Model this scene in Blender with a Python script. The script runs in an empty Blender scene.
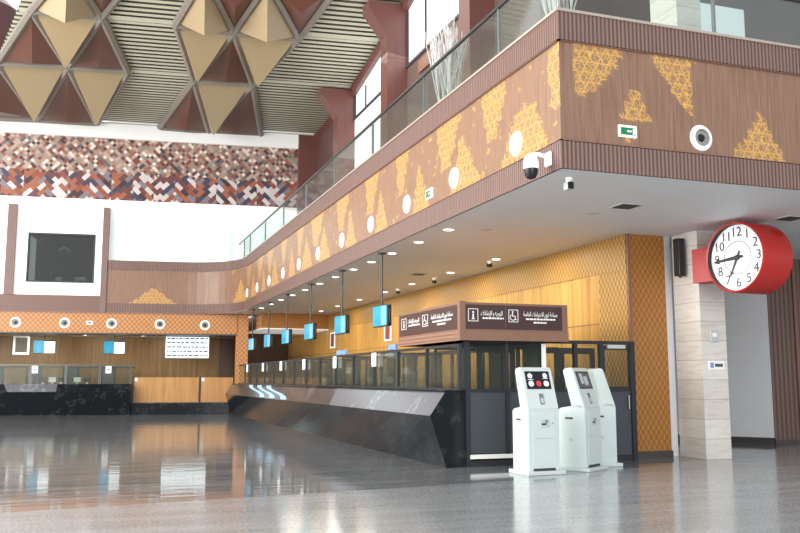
import bpy, bmesh, math, random
from mathutils import Vector, Matrix
random.seed(7)
sc = bpy.context.scene
COL = sc.collection
PI = math.pi
sc.view_settings.view_transform = 'Standard'
sc.view_settings.look = 'None'
sc.view_settings.exposure = 0.45

# ------------------------------------------------------------------ camera
TH = math.atan(112.5/865.0)
YAW = math.atan(308/(865*math.cos(TH)+112.5*math.sin(TH)))
cd = bpy.data.cameras.new('camera'); cam = bpy.data.objects.new('camera', cd); COL.objects.link(cam)
cam.location = (0, 0, 1.5)
cam.rotation_euler = (PI/2+TH, 0, -YAW)
cd.sensor_width = 36; cd.lens = 36*865/800.0; cd.clip_end = 300
sc.camera = cam

# ------------------------------------------------------------------ materials
def lin(c):
    c = c/255.0
    return c/12.92 if c <= .04045 else ((c+.055)/1.055)**2.4
def rgb(r, g, b): return (lin(r), lin(g), lin(b), 1)

class NT:
    def __init__(s, name):
        s.m = bpy.data.materials.new(name); s.m.use_nodes = True
        s.t = s.m.node_tree; s.n = s.t.nodes; s.l = s.t.links
        s.b = s.n['Principled BSDF']
    def node(s, typ, **kw):
        n = s.n.new(typ)
        for k, v in kw.items():
            if k.startswith('i_'):
                n.inputs[int(k[2:])].default_value = v
            else: setattr(n, k, v)
        return n
    def link(s, a, b): s.l.new(a, b)
    def math(s, op, a, b=None, c=None):
        n = s.n.new('ShaderNodeMath'); n.operation = op
        for i, x in enumerate((a, b, c)):
            if x is None: continue
            if isinstance(x, (int, float)): n.inputs[i].default_value = x
            else: s.l.new(x, n.inputs[i])
        return n.outputs[0]
    def mix(s, f, a, b, typ='MIX'):
        n = s.n.new('ShaderNodeMix'); n.data_type = 'RGBA'; n.blend_type = typ
        for i, x in ((0, f), (6, a), (7, b)):
            if isinstance(x, (int, float, tuple)): n.inputs[i].default_value = x
            else: s.l.new(x, n.inputs[i])
        return n.outputs[2]
    def ramp(s, f, stops, const=False):
        n = s.n.new('ShaderNodeValToRGB'); cr = n.color_ramp
        if const: cr.interpolation = 'CONSTANT'
        while len(cr.elements) < len(stops): cr.elements.new(0.5)
        for e, (p, c) in zip(cr.elements, stops): e.position = p; e.color = c
        s.l.new(f, n.inputs[0]); return n.outputs[0]
    def coord(s, which='Object', scale=None, rot=None):
        t = s.n.new('ShaderNodeTexCoord'); o = t.outputs[which]
        if scale or rot:
            m = s.n.new('ShaderNodeMapping')
            if scale: m.inputs['Scale'].default_value = scale
            if rot: m.inputs['Rotation'].default_value = rot
            s.l.new(o, m.inputs[0]); o = m.outputs[0]
        return o
    def noise(s, vec, scale, detail=3, rough=.5):
        n = s.n.new('ShaderNodeTexNoise'); n.inputs['Scale'].default_value = scale
        n.inputs['Detail'].default_value = detail; n.inputs['Roughness'].default_value = rough
        s.l.new(vec, n.inputs['Vector']); return n.outputs[0]
    def sep(s, vec):
        n = s.n.new('ShaderNodeSeparateXYZ'); s.l.new(vec, n.inputs[0]); return n.outputs
    def comb(s, x, y, z):
        n = s.n.new('ShaderNodeCombineXYZ')
        for i, v in enumerate((x, y, z)):
            if isinstance(v, (int, float)): n.inputs[i].default_value = v
            else: s.l.new(v, n.inputs[i])
        return n.outputs[0]
    def base(s, c):
        if isinstance(c, tuple): s.b.inputs['Base Color'].default_value = c
        else: s.l.new(c, s.b.inputs['Base Color'])
    def bump(s, h, strength=.3, dist=.01):
        n = s.n.new('ShaderNodeBump'); n.inputs['Strength'].default_value = strength; n.inputs['Distance'].default_value = dist
        s.l.new(h, n.inputs['Height']); s.l.new(n.outputs[0], s.b.inputs['Normal'])

def plain(name, c, rough=.5, metal=0, var=.08, emit=0, spec=.5, nscale=6):
    """a solid tone with a faint procedural unevenness"""
    t = NT(name)
    n = t.noise(t.coord(), nscale, 2)
    a = tuple(min(1, v*(1-var)) for v in c[:3])+(1,); b = tuple(min(1, v*(1+var)) for v in c[:3])+(1,)
    col = t.mix(n, a, b)
    t.base(col)
    t.b.inputs['Roughness'].default_value = rough; t.b.inputs['Metallic'].default_value = metal
    t.b.inputs['Specular IOR Level'].default_value = spec
    if emit:
        t.link(col, t.b.inputs['Emission Color']); t.b.inputs['Emission Strength'].default_value = emit
    return t.m

M = {}
M['white'] = plain('white_paint', rgb(232, 234, 236), .6, var=.03)
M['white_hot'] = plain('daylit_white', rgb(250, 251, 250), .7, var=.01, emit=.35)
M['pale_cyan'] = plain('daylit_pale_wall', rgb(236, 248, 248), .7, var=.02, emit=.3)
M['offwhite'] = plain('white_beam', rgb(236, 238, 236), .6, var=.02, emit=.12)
M['soffit'] = plain('soffit_paint', rgb(232, 234, 236), .55, var=.03, nscale=.4)
M['kiosk'] = plain('kiosk_enamel', rgb(214, 226, 223), .28, var=.02)
M['kiosk_shade'] = plain('kiosk_pale_grey', rgb(196, 206, 206), .35, var=.03)
M['black'] = plain('black_plastic', rgb(22, 23, 25), .3)
M['charcoal'] = plain('charcoal_frame', rgb(42, 44, 48), .4)
M['grey_panel'] = plain('grey_panel', rgb(72, 77, 84), .45, var=.05)
M['steel'] = plain('brushed_steel', rgb(170, 172, 172), .3, 1, var=.05)
M['rail'] = plain('handrail_steel', rgb(90, 90, 88), .3, .8, var=.05)
M['dark_hole'] = plain('dark_opening', rgb(18, 16, 16), .6)
M['vent_dark'] = plain('vent_grey', rgb(60, 60, 62), .6)
M['maroon'] = plain('maroon_cladding', rgb(116, 74, 68), .32, var=.08)
M['maroon_dark'] = plain('maroon_wall', rgb(98, 72, 68), .45, var=.1, nscale=1.5)
M['gal_dark'] = plain('gallery_wall_brown', rgb(104, 84, 78), .5, var=.15, nscale=.8)
M['pyr_brown'] = plain('pyramid_brown', rgb(108, 68, 54), .45, var=.05)
M['pyr_beige'] = plain('pyramid_beige', rgb(170, 150, 116), .4, var=.04)
M['lat_frame'] = plain('roof_frame_grey', rgb(138, 130, 120), .5, var=.05)
M['slat'] = plain('slat_cream', rgb(210, 208, 186), .45, var=.06)
M['slat_back'] = plain('slat_backing', rgb(104, 100, 88), .8)
M['red'] = plain('red_enamel', rgb(192, 46, 40), .3, var=.04)
M['dial'] = plain('dial_white', rgb(246, 247, 248), .4, var=.01, emit=.25)
M['clock_black'] = plain('clock_black', rgb(20, 20, 24), .4)
M['lamp'] = plain('lamp_glow', (1, .97, .9, 1), .5, var=0, emit=7)
M['lamp_dim'] = plain('lamp_rim', rgb(240, 240, 236), .4, var=0, emit=.3)
M['spk_white'] = plain('speaker_white', rgb(245, 245, 240), .4, var=.01, emit=.25)
M['spk_pale'] = plain('speaker_pale_cone', rgb(226, 216, 200), .6, var=.1, nscale=60, emit=.15)
M['spk_grey'] = plain('speaker_grille', rgb(150, 148, 142), .6, var=.15, nscale=60)
M['cyan'] = plain('screen_cyan', rgb(30, 138, 170), .2, var=.35, emit=.42, nscale=3)
M['cyan_pale'] = plain('screen_pale_blue', rgb(112, 168, 194), .2, var=.15, emit=.35, nscale=4)
M['screen_white'] = plain('screen_white', rgb(226, 236, 238), .2, var=.05, emit=.8)
M['screen_line'] = plain('screen_dark_row', rgb(70, 96, 110), .3, var=.2, nscale=25)
M['screen_black'] = plain('screen_black', rgb(28, 26, 28), .15, var=.3)
M['screen_grey'] = plain('screen_grey', rgb(112, 112, 114), .2, var=.35, nscale=14)
M['icon_white'] = plain('icon_white', rgb(235, 235, 235), .4, var=.03, emit=.2)
M['icon_red'] = plain('icon_red', rgb(205, 60, 75), .4, var=.03, emit=.2)
M['sign_brown'] = plain('sign_brown', rgb(72, 48, 42), .4, var=.06)
M['sign_frame'] = plain('sign_frame_brown', rgb(140, 104, 88), .45, var=.06)
M['green'] = plain('exit_green', rgb(20, 120, 70), .4, var=.04, emit=.15)
M['blue'] = plain('sign_blue', rgb(120, 150, 196), .4, emit=.15)
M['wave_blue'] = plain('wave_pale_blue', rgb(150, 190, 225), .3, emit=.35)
M['paper'] = plain('paper', rgb(238, 238, 232), .7, var=.02, emit=.15)
M['picture'] = plain('picture_print', rgb(120, 112, 104), .5, var=.5, nscale=8)
M['red_print'] = plain('red_brown_print', rgb(140, 60, 50), .5, var=.4, nscale=10)
M['branch'] = plain('white_branch', rgb(226, 222, 220), .5, var=.08)
M['skirt'] = plain('dark_skirting', rgb(74, 70, 68), .4)
M['coping'] = plain('coping_metal', rgb(190, 176, 164), .35, .3)
M['olive'] = None

def emission_mat(name, c, s):
    m = bpy.data.materials.new(name); m.use_nodes = True
    nt = m.node_tree; nt.nodes.clear()
    e = nt.nodes.new('ShaderNodeEmission'); o = nt.nodes.new('ShaderNodeOutputMaterial')
    n = nt.nodes.new('ShaderNodeTexNoise'); n.inputs['Scale'].default_value = .3
    r = nt.nodes.new('ShaderNodeValToRGB'); r.color_ramp.elements[0].color = tuple(v*.97 for v in c[:3])+(1,); r.color_ramp.elements[1].color = c
    nt.links.new(n.outputs[0], r.inputs[0]); nt.links.new(r.outputs[0], e.inputs[0])
    e.inputs[1].default_value = s; nt.links.new(e.outputs[0], o.inputs[0]); return m
M['daylight'] = emission_mat('daylight_pane', (1, 1, 1, 1), 1.35)

def glass(name, tint, alpha, rough=.05, refl=.5):
    """thin glazing: mostly see-through, a tinted share and a mirror share"""
    t = NT(name)
    tr = t.node('ShaderNodeBsdfTransparent'); tr.inputs[0].default_value = tint
    gl = t.node('ShaderNodeBsdfGlossy'); gl.inputs[0].default_value = (1, 1, 1, 1); gl.inputs[1].default_value = rough
    fr = t.node('ShaderNodeFresnel'); fr.inputs[0].default_value = 1.45
    n = t.noise(t.coord(), 2, 1)
    di = t.node('ShaderNodeBsdfDiffuse'); t.link(t.mix(n, tuple(v*.9 for v in tint[:3])+(1,), tint), di.inputs[0])
    m1 = t.node('ShaderNodeMixShader'); m1.inputs[0].default_value = alpha
    t.link(tr.outputs[0], m1.inputs[1]); t.link(di.outputs[0], m1.inputs[2])
    m2 = t.node('ShaderNodeMixShader'); t.link(t.math('MULTIPLY', fr.outputs[0], refl), m2.inputs[0])
    t.link(m1.outputs[0], m2.inputs[1]); t.link(gl.outputs[0], m2.inputs[2])
    t.link(m2.outputs[0], t.n['Material Output'].inputs[0])
    return t.m
M['glass'] = glass('counter_glass', (.90, .92, .88, 1), .012, .05, .22)
M['rail_glass'] = glass('balustrade_glass', (.82, .87, .85, 1), .03, .05, .22)
M['dark_glass'] = glass('dark_window_glass', (.42, .45, .45, 1), .10, .05, .4)

# polished floors
def floor_mat(name, c0, c1, rough, joint, speck):
    t = NT(name); v = t.coord()
    n = t.noise(t.coord(scale=(.2, 2.2, 1)), 1.2, 5, .65)
    g = t.noise(v, speck, 2, .7)
    col = t.mix(t.ramp(n, [(.32, (0, 0, 0, 1)), (.68, (1, 1, 1, 1))]), c0, c1)
    col = t.mix(t.math('MULTIPLY', t.ramp(g, [(.45, (0, 0, 0, 1)), (.62, (1, 1, 1, 1))]), .35), col, tuple(min(1, x*2.0) for x in c1[:3])+(1,))
    x, y, z = t.sep(v)
    def line(a, per, w):
        f = t.math('FRACT', t.math('DIVIDE', a, per)); return t.math('LESS_THAN', f, w/per)
    L = t.math('MAXIMUM', line(x, 1.2, .022), line(y, 1.2, .022))
    col = t.mix(t.math('MULTIPLY', L, joint), col, rgb(150, 150, 148))
    t.base(col)
    t.link(t.math('ADD', t.math('MULTIPLY', n, .10), rough), t.b.inputs['Roughness'])
    wob = t.noise(t.coord(scale=(.6, 2.2, 1)), 2.2, 2, .5)
    t.bump(wob, .08, .03); t.b.inputs['IOR'].default_value = 1.6
    return t.m
M['floor'] = floor_mat('polished_dark_granite', rgb(80, 83, 87), rgb(138, 140, 142), .02, .35, 38)
M['floor_light'] = floor_mat('polished_grey_granite', rgb(132, 136, 138), rgb(160, 162, 163), .09, .0, 26)

def marble(name, c0, c1, rough, vein, vscale=1.3):
    t = NT(name); v = t.coord()
    n = t.noise(v, vscale, 6, .7)
    r = t.ramp(n, [(.0, c0), (.56, c0), (.60, vein), (.62, c0), (1, c1)])
    t.base(r); t.b.inputs['Roughness'].default_value = rough
    return t.m
M['black_marble'] = marble('black_marble', rgb(26, 30, 34), rgb(52, 57, 62), .12, rgb(58, 64, 68), 2.6)
M['black_marble'].node_tree.nodes['Principled BSDF'].inputs['Specular IOR Level'].default_value = .18
M['facet_marble'] = marble('dark_grey_marble', rgb(58, 58, 60), rgb(84, 84, 88), .16, rgb(110, 112, 116), 1.1)
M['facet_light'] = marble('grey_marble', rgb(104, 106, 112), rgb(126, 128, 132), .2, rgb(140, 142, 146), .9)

def column_mat():
    t = NT('cream_marble_slabs'); v = t.coord(); x, y, z = t.sep(v)
    n = t.noise(t.coord(scale=(1.5, 1.5, 9)), 1.6, 5, .65)
    col = t.ramp(n, [(.3, rgb(220, 212, 202)), (.55, rgb(240, 236, 228)), (.75, rgb(228, 222, 214))])
    f = t.math('FRACT', t.math('DIVIDE', z, .37)); L = t.math('LESS_THAN', f, .04)
    cell = t.math('FLOOR', t.math('DIVIDE', z, .37))
    wn = t.node('ShaderNodeTexWhiteNoise'); wn.noise_dimensions = '1D'; t.link(cell, wn.inputs['W'])
    col = t.mix(t.math('MULTIPLY', wn.outputs[0], .25), col, rgb(176, 166, 154))
    col = t.mix(t.math('MULTIPLY', L, .5), col, rgb(160, 152, 142))
    t.base(col); t.b.inputs['Roughness'].default_value = .35
    return t.m
M['column'] = column_mat()

def ribs(name, c0, c1, per, use_uv=True, axis=0, rough=.5):
    t = NT(name); v = t.coord('UV' if use_uv else 'Object'); s = t.sep(v)
    a = t.math('SINE', t.math('MULTIPLY', s[axis], 2*PI/per))
    f = t.math('MULTIPLY_ADD', a, .5, .5)
    n = t.noise(t.coord('UV' if use_uv else 'Object', scale=(3, 3, .3) if not use_uv else (3, .3, 1)), 2, 4)
    col = t.mix(t.math('POWER', f, .6), c0, c1)
    col = t.mix(t.math('MULTIPLY', n, .35), col, tuple(x*.75 for x in c0[:3])+(1,))
    t.base(col); t.b.inputs['Roughness'].default_value = rough
    t.bump(f, .5, .02)
    return t.m
M['rib'] = ribs('ribbed_walnut', rgb(78, 54, 48), rgb(148, 116, 104), .066)
M['rib_wall'] = ribs('brown_slat_wall', rgb(84, 62, 54), rgb(136, 108, 94), .11, False, 0)
M['brown_band'] = plain('brown_band', rgb(128, 104, 96), .5, var=.1, nscale=2)

def inlay_mat():
    """walnut boards with a gold triangular lattice where the attribute says so"""
    t = NT('walnut_gold_inlay'); v = t.coord('UV'); s = t.sep(v)
    n = t.noise(t.coord('UV', scale=(22, 1.2, 1)), 1, 4, .6)
    n2 = t.noise(t.coord('UV', scale=(1.2, .5, 1)), 1, 2)
    col = t.mix(n, rgb(100, 70, 55), rgb(168, 132, 110))
    at = t.node('ShaderNodeAttribute'); at.attribute_name = 'gold'
    col = t.mix(t.math('MULTIPLY', at.outputs['Fac'], .24), col, rgb(214, 166, 100))
    sp = t.math('LESS_THAN', t.math('FRACT', t.math('DIVIDE', s[0], .6)), .012)
    col = t.mix(t.math('MULTIPLY', sp, .6), col, rgb(70, 46, 38))
    # three line families at 0, 60, 120 degrees plus rosette lines
    def fam(ang, per, w):
        a = t.math('ADD', t.math('MULTIPLY', s[0], math.cos(ang)), t.math('MULTIPLY', s[1], math.sin(ang)))
        f = t.math('ABSOLUTE', t.math('SUBTRACT', t.math('FRACT', t.math('DIVIDE', a, per)), .5))
        return t.math('LESS_THAN', f, w)
    L = None
    for k in range(3):
        q = fam(PI/6+k*PI/3, .15, .055)
        L = q if L is None else t.math('MAXIMUM', L, q)
    vo = t.node('ShaderNodeTexVoronoi'); vo.feature = 'DISTANCE_TO_EDGE'; vo.inputs['Scale'].default_value = 13
    t.link(v, vo.inputs['Vector'])
    L = t.math('MAXIMUM', t.math('MULTIPLY', L, .8), t.math('LESS_THAN', vo.outputs['Distance'], .045))
    wn = t.noise(v, 4, 4, .7)
    mask = t.math('GREATER_THAN', t.math('ADD', at.outputs['Fac'], t.math('MULTIPLY', t.math('SUBTRACT', wn, .5), 1.6)), .52)
    gold = t.mix(wn, rgb(228, 160, 50), rgb(246, 205, 110))
    f = t.math('MULTIPLY', L, mask)
    t.base(t.mix(t.math('MULTIPLY', f, .75), col, gold)); t.b.inputs['Roughness'].default_value = .4
    return t.m
M['inlay'] = inlay_mat()

def lattice_mat(name, c_dark, c_light, px, pz, ax):
    """ogee lattice panel: axis ax runs along the wall"""
    t = NT(name); s = t.sep(t.coord())
    a = t.math('COSINE', t.math('MULTIPLY', s[ax], 2*PI/px)); b = t.math('COSINE', t.math('MULTIPLY', s[2], 2*PI/pz))
    q = t.math('ABSOLUTE', t.math('ADD', a, b))
    f = t.math('SMOOTH_MIN', t.math('MULTIPLY', q, 1.1), 1, .3)
    n = t.noise(t.coord(), 1.2, 3)
    col = t.mix(f, c_dark, c_light)
    col = t.mix(t.math('MULTIPLY', n, .3), col, c_dark)
    t.base(col); t.b.inputs['Roughness'].default_value = .4
    t.bump(f, .4, .01)
    return t.m
M['lattice_y'] = lattice_mat('honey_lattice_side', rgb(134, 94, 38), rgb(204, 158, 80), .13, .20, 1)
M['lattice_x'] = lattice_mat('honey_lattice_front', rgb(146, 94, 40), rgb(188, 130, 62), .12, .19, 0)
M['lattice_far'] = lattice_mat('honey_lattice_far', rgb(158, 98, 50), rgb(208, 152, 96), .20, .22, 0)
M['sign_lattice'] = lattice_mat('sign_lattice_brown', rgb(122, 84, 66), rgb(160, 122, 100), .07, .07, 0)

def wood(name, c0, c1, c2, rough=.4, ax=1, board=.9):
    t = NT(name); sc_ = [5, 5, .25]; v = t.coord(scale=tuple(sc_))
    n = t.noise(v, 1.6, 5, .65)
    col = t.ramp(n, [(.3, c0), (.52, c1), (.72, c2)])
    s = t.sep(t.coord())
    cell = t.math('FLOOR', t.math('DIVIDE', s[ax], board))
    wn = t.node('ShaderNodeTexWhiteNoise'); wn.noise_dimensions = '1D'; t.link(cell, wn.inputs['W'])
    col = t.mix(t.math('MULTIPLY', wn.outputs[0], .35), col, c0)
    L = t.math('LESS_THAN', t.math('FRACT', t.math('DIVIDE', s[ax], board)), .02/board)
    col = t.mix(t.math('MULTIPLY', L, .7), col, tuple(x*.35 for x in c0[:3])+(1,))
    t.base(col); t.b.inputs['Roughness'].default_value = rough
    return t.m
M['wood_wall'] = wood('honey_wood_side', rgb(172, 122, 50), rgb(206, 158, 78), rgb(222, 180, 104), ax=1)
M['wood_far'] = wood('olive_wood_far', rgb(104, 76, 34), rgb(128, 96, 46), rgb(148, 112, 58), ax=0, board=1.6)
M['wood_screen'] = wood('tan_wood_screen', rgb(172, 122, 66), rgb(196, 146, 88), rgb(206, 160, 104), ax=0, board=3)
M['brown_dark_wood'] = wood('dark_brown_wood', rgb(72, 46, 28), rgb(88, 58, 36), rgb(100, 68, 44), ax=0, board=1.2)

def mosaic_mat():
    t = NT('tile_mosaic'); s = t.sep(t.coord())
    def cells(k, seed):
        a = t.math('MULTIPLY', t.math('ADD', s[0], s[2]), .7071/k)
        b = t.math('MULTIPLY', t.math('SUBTRACT', s[0], s[2]), .7071/k)
        wn = t.node('ShaderNodeTexWhiteNoise'); wn.noise_dimensions = '3D'
        t.link(t.comb(t.math('FLOOR', a), t.math('FLOOR', b), seed), wn.inputs['Vector']); return wn.outputs[0]
    def bricks(k, seed):
        fx = t.math('PINGPONG', s[0], .9)
        a = t.math('MULTIPLY', t.math('ADD', fx, s[2]), .7071/k)
        b = t.math('MULTIPLY', t.math('SUBTRACT', fx, s[2]), .7071/k)
        fb = t.math('FLOOR', b)
        a2 = t.math('FLOOR', t.math('MULTIPLY', t.math('ADD', a, fb), .5))
        wn = t.node('ShaderNodeTexWhiteNoise'); wn.noise_dimensions = '3D'
        t.link(t.comb(a2, fb, t.math('ADD', t.math('FLOOR', t.math('DIVIDE', s[0], .9)), seed)), wn.inputs['Vector']); return wn.outputs[0]
    up = t.ramp(cells(.135, 1.0), [(0, rgb(186, 160, 146)), (.18, rgb(146, 100, 82)), (.30, rgb(222, 212, 202)), (.42, rgb(168, 138, 124)),
                                  (.56, rgb(74, 56, 58)), (.66, rgb(148, 134, 124)), (.80, rgb(124, 70, 52)), (.9, rgb(108, 96, 98))], True)
    lo = t.ramp(bricks(.19, 5.0), [(0, rgb(160, 94, 66)), (.16, rgb(62, 60, 84)), (.32, rgb(206, 196, 192)), (.46, rgb(108, 60, 60)),
                                   (.60, rgb(128, 120, 128)), (.74, rgb(148, 76, 52)), (.84, rgb(62, 44, 48)), (.92, rgb(214, 206, 204))], True)
    z = t.math('ADD', s[2], t.math('MULTIPLY', t.noise(t.coord(), 3.5, 1), .5))
    f = t.math('GREATER_THAN', z, 10.7)
    t.base(t.mix(f, lo, up)); t.b.inputs['Roughness'].default_value = .45
    return t.m
M['mosaic'] = mosaic_mat()

# ------------------------------------------------------------------ mesh helpers
class MB:
    def __init__(s): s.bm = bmesh.new()
    def box(s, x0, x1, y0, y1, z0, z1, bev=0, mat=0):
        vs = [s.bm.verts.new(p) for p in ((x0, y0, z0), (x1, y0, z0), (x1, y1, z0), (x0, y1, z0), (x0, y0, z1), (x1, y0, z1), (x1, y1, z1), (x0, y1, z1))]
        fs = [s.bm.faces.new([vs[i] for i in f]) for f in ((0, 3, 2, 1), (4, 5, 6, 7), (0, 1, 5, 4), (1, 2, 6, 5), (2, 3, 7, 6), (3, 0, 4, 7))]
        for f in fs: f.material_index = mat
        if bev:
            es = list({e for f in fs for e in f.edges})
            bmesh.ops.bevel(s.bm, geom=es, offset=bev, segments=2, affect='EDGES', profile=.5)
        return s
    def cyl(s, p, q, r, r2=None, seg=16, caps=True):
        p, q = Vector(p), Vector(q); d = q-p; r2 = r if r2 is None else r2
        m = Matrix.Translation((p+q)/2) @ d.to_track_quat('Z', 'Y').to_matrix().to_4x4()
        bmesh.ops.create_cone(s.bm, cap_ends=caps, segments=seg, radius1=r, radius2=r2, depth=d.length, matrix=m)
        return s
    def tube(s, pts, r, seg=8):
        for a, b in zip(pts, pts[1:]): s.cyl(a, b, r, seg=seg)
        return s
    def sph(s, c, r, sx=1, sy=1, sz=1, seg=16):
        m = Matrix.Translation(c) @ Matrix.Diagonal((sx, sy, sz, 1))
        bmesh.ops.create_uvsphere(s.bm, u_segments=seg, v_segments=seg//2+2, radius=r, matrix=m); return s
    def poly(s, pts):
        s.bm.faces.new([s.bm.verts.new(p) for p in pts]); return s
    def prism(s, prof, axis, a0, a1):
        """extrude closed 2D profile along axis 'x','y' or 'z' from a0 to a1"""
        def P(u, v, a):
            return {'x': (a, u, v), 'y': (u, a, v), 'z': (u, v, a)}[axis]
        A = [s.bm.verts.new(P(u, v, a0)) for u, v in prof]; B = [s.bm.verts.new(P(u, v, a1)) for u, v in prof]
        n = len(prof)
        s.bm.faces.new(A); s.bm.faces.new(B[::-1])
        for i in range(n): s.bm.faces.new([A[i], B[i], B[(i+1) % n], A[(i+1) % n]])
        return s
    def lathe(s, prof, axis='z', seg=32, c=(0, 0, 0)):
        """prof: (radius, height) list"""
        rings = []
        for r, h in prof:
            ring = []
            for k in range(seg):
                a = 2*PI*k/seg; u, v = r*math.cos(a), r*math.sin(a)
                p = {'z': (u, v, h), 'x': (h, u, v), 'y': (u, h, v)}[axis]
                ring.append(s.bm.verts.new(Vector(p)+Vector(c)))
            rings.append(ring)
        for A, B in zip(rings, rings[1:]):
            for k in range(seg): s.bm.faces.new([A[k], A[(k+1) % seg], B[(k+1) % seg], B[k]])
        return s
    def disc(s, c, r, axis='z', seg=24):
        pts = []
        for k in range(seg):
            a = 2*PI*k/seg; u, v = r*math.cos(a), r*math.sin(a)
            pts.append(Vector(c)+Vector({'z': (u, v, 0), 'x': (0, u, v), 'y': (u, 0, v)}[axis]))
        return s.poly(pts)
    def build(s, name, mat, parent=None, smooth=False, recalc=True, label=None):
        if recalc: bmesh.ops.recalc_face_normals(s.bm, faces=s.bm.faces)
        me = bpy.data.meshes.new(name); s.bm.to_mesh(me); s.bm.free()
        for m in (mat if isinstance(mat, (list, tuple)) else [mat]): me.materials.append(m)
        if smooth:
            for p in me.polygons: p.use_smooth = True
            try: me.set_sharp_from_angle(angle=math.radians(35))
            except Exception: pass
        o = bpy.data.objects.new(name, me); COL.objects.link(o)
        if parent is not None: o.parent = parent
        if label: o['label'] = label
        return o

def thing(name, label, cat, loc=(0, 0, 0), rz=0, group=None, kind=None):
    o = bpy.data.objects.new(name, None); COL.objects.link(o); o.empty_display_size = .2
    o.location = loc; o.rotation_euler = (0, 0, rz); o['label'] = label; o['category'] = cat
    if group: o['group'] = group
    if kind: o['kind'] = kind
    return o
def tag(o, label, cat, group=None, kind=None):
    o['label'] = label; o['category'] = cat
    if group: o['group'] = group
    if kind: o['kind'] = kind
    return o
def struct(o, label=None, cat=None):
    o['kind'] = 'structure'
    if label: o['label'] = label
    if cat: o['category'] = cat
    return o
def sroot(name, label, cat, loc=(0, 0, 0), rz=0): return thing(name, label, cat, loc, rz, None, 'structure')
def dup(root, loc, label, rz=None):
    r = root.copy(); COL.objects.link(r); r.location = loc; r['label'] = label
    if rz is not None: r.rotation_euler = (0, 0, rz)
    for ch in list(root.children):
        c = ch.copy(); COL.objects.link(c); c.parent = r
        for g in list(ch.children):
            d = g.copy(); COL.objects.link(d); d.parent = c
    return r
ORD = ['first', 'second', 'third', 'fourth', 'fifth', 'sixth', 'seventh', 'eighth', 'ninth', 'tenth', 'eleventh', 'twelfth', 'thirteenth', 'fourteenth', 'fifteenth', 'sixteenth', 'seventeenth', 'eighteenth']

# the far wall stands at seven degrees to the balcony grid
A7 = math.radians(7); P0 = (5.8, 38.6)
def far(u, v, z=0): return (P0[0]+u*math.cos(A7)+v*math.sin(A7), P0[1]-u*math.sin(A7)+v*math.cos(A7), z)
FR = -A7

# ------------------------------------------------------------------ floor
ZC = 4.35
bnd = [(-30, 8.2), (-.91, 10.97), (5.88, 11.85), (9.0, 12.9), (12.23, 14.3), (15.5, 16.2), (30, 23)]
m = MB(); m.poly([(-30, -8, 0)]+[(x, y, 0) for x, y in bnd][:]+[(30, -8, 0)]); m.poly([(x, y, 0) for x, y in bnd][::-1]+[(-30, 60, 0), (30, 60, 0)])
m.bm.faces.ensure_lookup_table(); m.bm.faces[0].material_index = 1
bmesh.ops.triangulate(m.bm, faces=m.bm.faces)
for f in m.bm.faces:
    pass
fl = m.build('floor', [M['floor'], M['floor_light']], recalc=False)
for p in fl.data.polygons:
    if p.normal.z < 0: p.flip()
struct(fl, 'polished dark granite floor with a lighter grey granite zone in front', 'floor')

# ------------------------------------------------------------------ balcony parapet path
path = [(24.0, 10.15), (5.93, 10.15)]
def arc_pts():
    a = Vector((5.93, 36.0)); c = Vector((5.93, 38.58)); b = Vector(far(-2.4, 0)[:2]); out = []
    for i in range(13):
        t = i/12; out.append(tuple(a*(1-t)**2+c*2*t*(1-t)+b*t*t))
    return out
long_path = [(5.93, 10.15)]+arc_pts()+[far(-5.42, 0)[:2]]

def inside(poly, x, y):
    r = False; n = len(poly)
    for i in range(n):
        x1, y1 = poly[i]; x2, y2 = poly[(i+1) % n]
        if (y1 > y) != (y2 > y) and x < (x2-x1)*(y-y1)/(y2-y1)+x1: r = not r
    return r
front_patches = [[(6.15, 6.2), (6.98, 6.25), (6.9, 5.95), (6.6, 5.6), (6.2, 5.42)], [(7.40, 6.2), (8.18, 6.2), (8.12, 5.25), (7.72, 5.75)],
                 [(7.14, 5.68), (6.86, 5.12), (7.42, 5.18)], [(6.95, 5.08), (7.12, 5.0), (7.05, 4.74), (6.92, 4.78)], [(8.8, 4.72), (9.85, 4.72), (9.36, 5.5)],
                 [(10.3, 6.2), (11.2, 6.2), (10.8, 5.5)], [(11.5, 4.72), (12.5, 4.72), (12.0, 5.5)]]
side_patches = [[(0, 5.2), (.25, 5.3), (.3, 6.15), (0, 6.2)], [(.35, 4.7), (1.95, 4.7), (1.3, 5.55), (.7, 5.5)]]
d = 2.3; k = 0
while d < 32:
    w = random.uniform(.55, 1.1)
    if k % 2 == 0: side_patches.append([(d-w, 6.2), (d+w*.4, 6.2), (d+w*.1, 5.35), (d-w*.3, 5.3)])
    else: side_patches.append([(d-w*.8, 4.7), (d+w*.8, 4.7), (d+.1, 5.75)])
    d += random.uniform(.9, 1.6); k += 1
def gold_front(x, z):
    return 1.0 if any(inside(p, x, z) for p in front_patches) else .12*(z > 4.8)*(1 if (8.5 < x < 8.9 or 7.2 < x < 7.5) else .5)
def gold_side(s, z):
    if s > 27.6: return .85 if inside([(30.2, 4.75), (32.2, 4.75), (31.2, 5.45)], s, z) else .12
    return .85 if any(inside(p, s, z) for p in side_patches) else .34

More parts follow.
